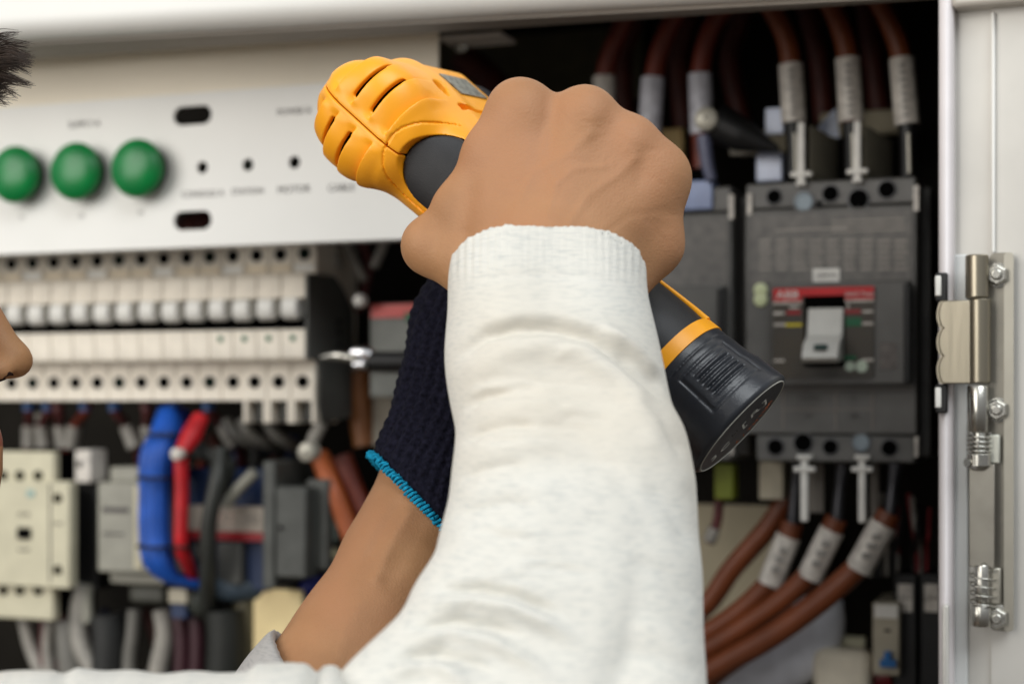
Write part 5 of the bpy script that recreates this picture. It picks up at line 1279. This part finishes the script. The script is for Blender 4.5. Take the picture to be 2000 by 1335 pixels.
g = field_obj('glove', [(V, Fc)], M_glove, person, None, 180)
# trim: looped yarn around the open edge
nearp = np.abs((V2-trim_p)@pl) < .0022
ringp = V2[nearp]; e1 = nrm(np.cross(pl, (0, 0, 1))); e2 = np.cross(pl, e1); cen_ = ringp.mean(0)
an = np.arctan2((ringp-cen_)@e2, (ringp-cen_)@e1); rad_ = np.hypot((ringp-cen_)@e2, (ringp-cen_)@e1)
NB = 90; prof = []
for i in range(NB):
    a = -math.pi+2*math.pi*(i+.5)/NB; mk = np.abs(np.angle(np.exp(1j*(an-a)))) < .12
    prof.append(rad_[mk].max() if mk.any() else np.nan)
prof = np.array(prof); ok = ~np.isnan(prof); prof = np.interp(range(NB), np.flatnonzero(ok), prof[ok])
NL = 620; pts = []
for i in range(NL+1):
    a = -math.pi+2*math.pi*i/NL; rr = np.interp((a+math.pi)/(2*math.pi)*NB, range(NB), prof)
    ph = i*2*math.pi/6.2
    q = cen_+(e1*math.cos(a)+e2*math.sin(a))*(rr+.0002+.0011*math.cos(ph)+rng.normal(0, .00025))+pl*(.0006+.0016*math.sin(ph)+rng.normal(0, .0003))
    pts.append(CF(*q))
m = MB(); m.tube(pts, .00075, 6, smooth=False, caps=False)
tr = m.build('edge_trim', M_trim, g, smooth=60); tr['label'] = 'turquoise overlocked edge of the glove cuff'
# ------------------------------------------------------------------ hair
M_hair = mat('dark_brown_hair', (62, 50, 42), .5, var=.3, vscale=300)
F = Field(cp(-980, 700, .68)-.02-np.array((0, .09, 0)), cp(40, -90, .68)+np.array((.01, .11, .03)), .003)
F.ell(cp(-478, 385, hd), (.106, .082, .108), .01); F.ell(cp(-310, 330, hd), (.046, .062, .052), .02)
F.cutplane(cp(-120, 330, hd), (.75, 0, -.66)); F.cutplane(cp(-500, 640, hd), (0.1, 0, -1))
V, Fc = F.mesh(); V = relax(V, Fc, 2, .5); N = vnormals(V, Fc)
V += N*(.0012*np.sin(V[:, 0]*900+V[:, 1]*300)*np.sin(V[:, 2]*700))[:, None]
hr = field_obj('hair', [(V, Fc)], M_hair, person, None, 180)
m = MB()
for q in range(34):                                       # spiky locks
    d0 = .657+.045*random.random(); x0, y0 = -60+random.random()*40, 98+random.random()*78
    fan = (y0-135)/40; ln = 48+random.random()*62*(1-.3*abs(fan))
    tx_, ty_ = min(66, x0+ln+14), y0+fan*16+random.gauss(0, 13)-6
    for i in range(11):
        sx_, sy_ = x0+random.gauss(0, 7), y0+random.gauss(0, 7); j_ = random.gauss(0, 3.2)
        ex, ey = tx_+random.gauss(0, 4)-random.random()*10, ty_+j_
        m.tube([P(sx_, sy_, d0), P((sx_+ex)*.5, (sy_+ey)/2-9+random.gauss(0, 3), d0-.003), P(ex, ey+4, d0-.004+random.random()*.005)], [.00020, .00018, .00005], 4, caps=False)
for i in range(70):
    y0 = 150+random.random()*36; d = .66+.04*random.random()
    m.tube([P(-30, y0, d), P(-4, y0+8+random.random()*10, d), P(2+random.random()*34, y0+10+random.random()*26-12, d)], [.00015, .00012, .00004], 4, caps=False)
sel = rng.choice(len(V), 2600, replace=False)              # short strands all over the crown
for i in sel:
    qx_, qy_ = CX+V[i, 0]/(K*V[i, 1]), CY-V[i, 2]/(K*V[i, 1])
    if qx_ > -150 and not (60 < qy_ < 150): continue
    p = CF(*(V[i]-N[i]*.001)); n_ = RT*N[i, 0]+FW*N[i, 1]+UP*N[i, 2]; g_ = (RT*.7+UP*.25+n_*.5+Vector((random.gauss(0, .25), random.gauss(0, .25), random.gauss(0, .25)))).normalized()
    m.tube([p, p+g_*.007+n_*.002, p+g_*.015], [.0007, .0005, .0001], 4, caps=False, smooth=False)
m.build('fringe', M_hair, hr, smooth=60)
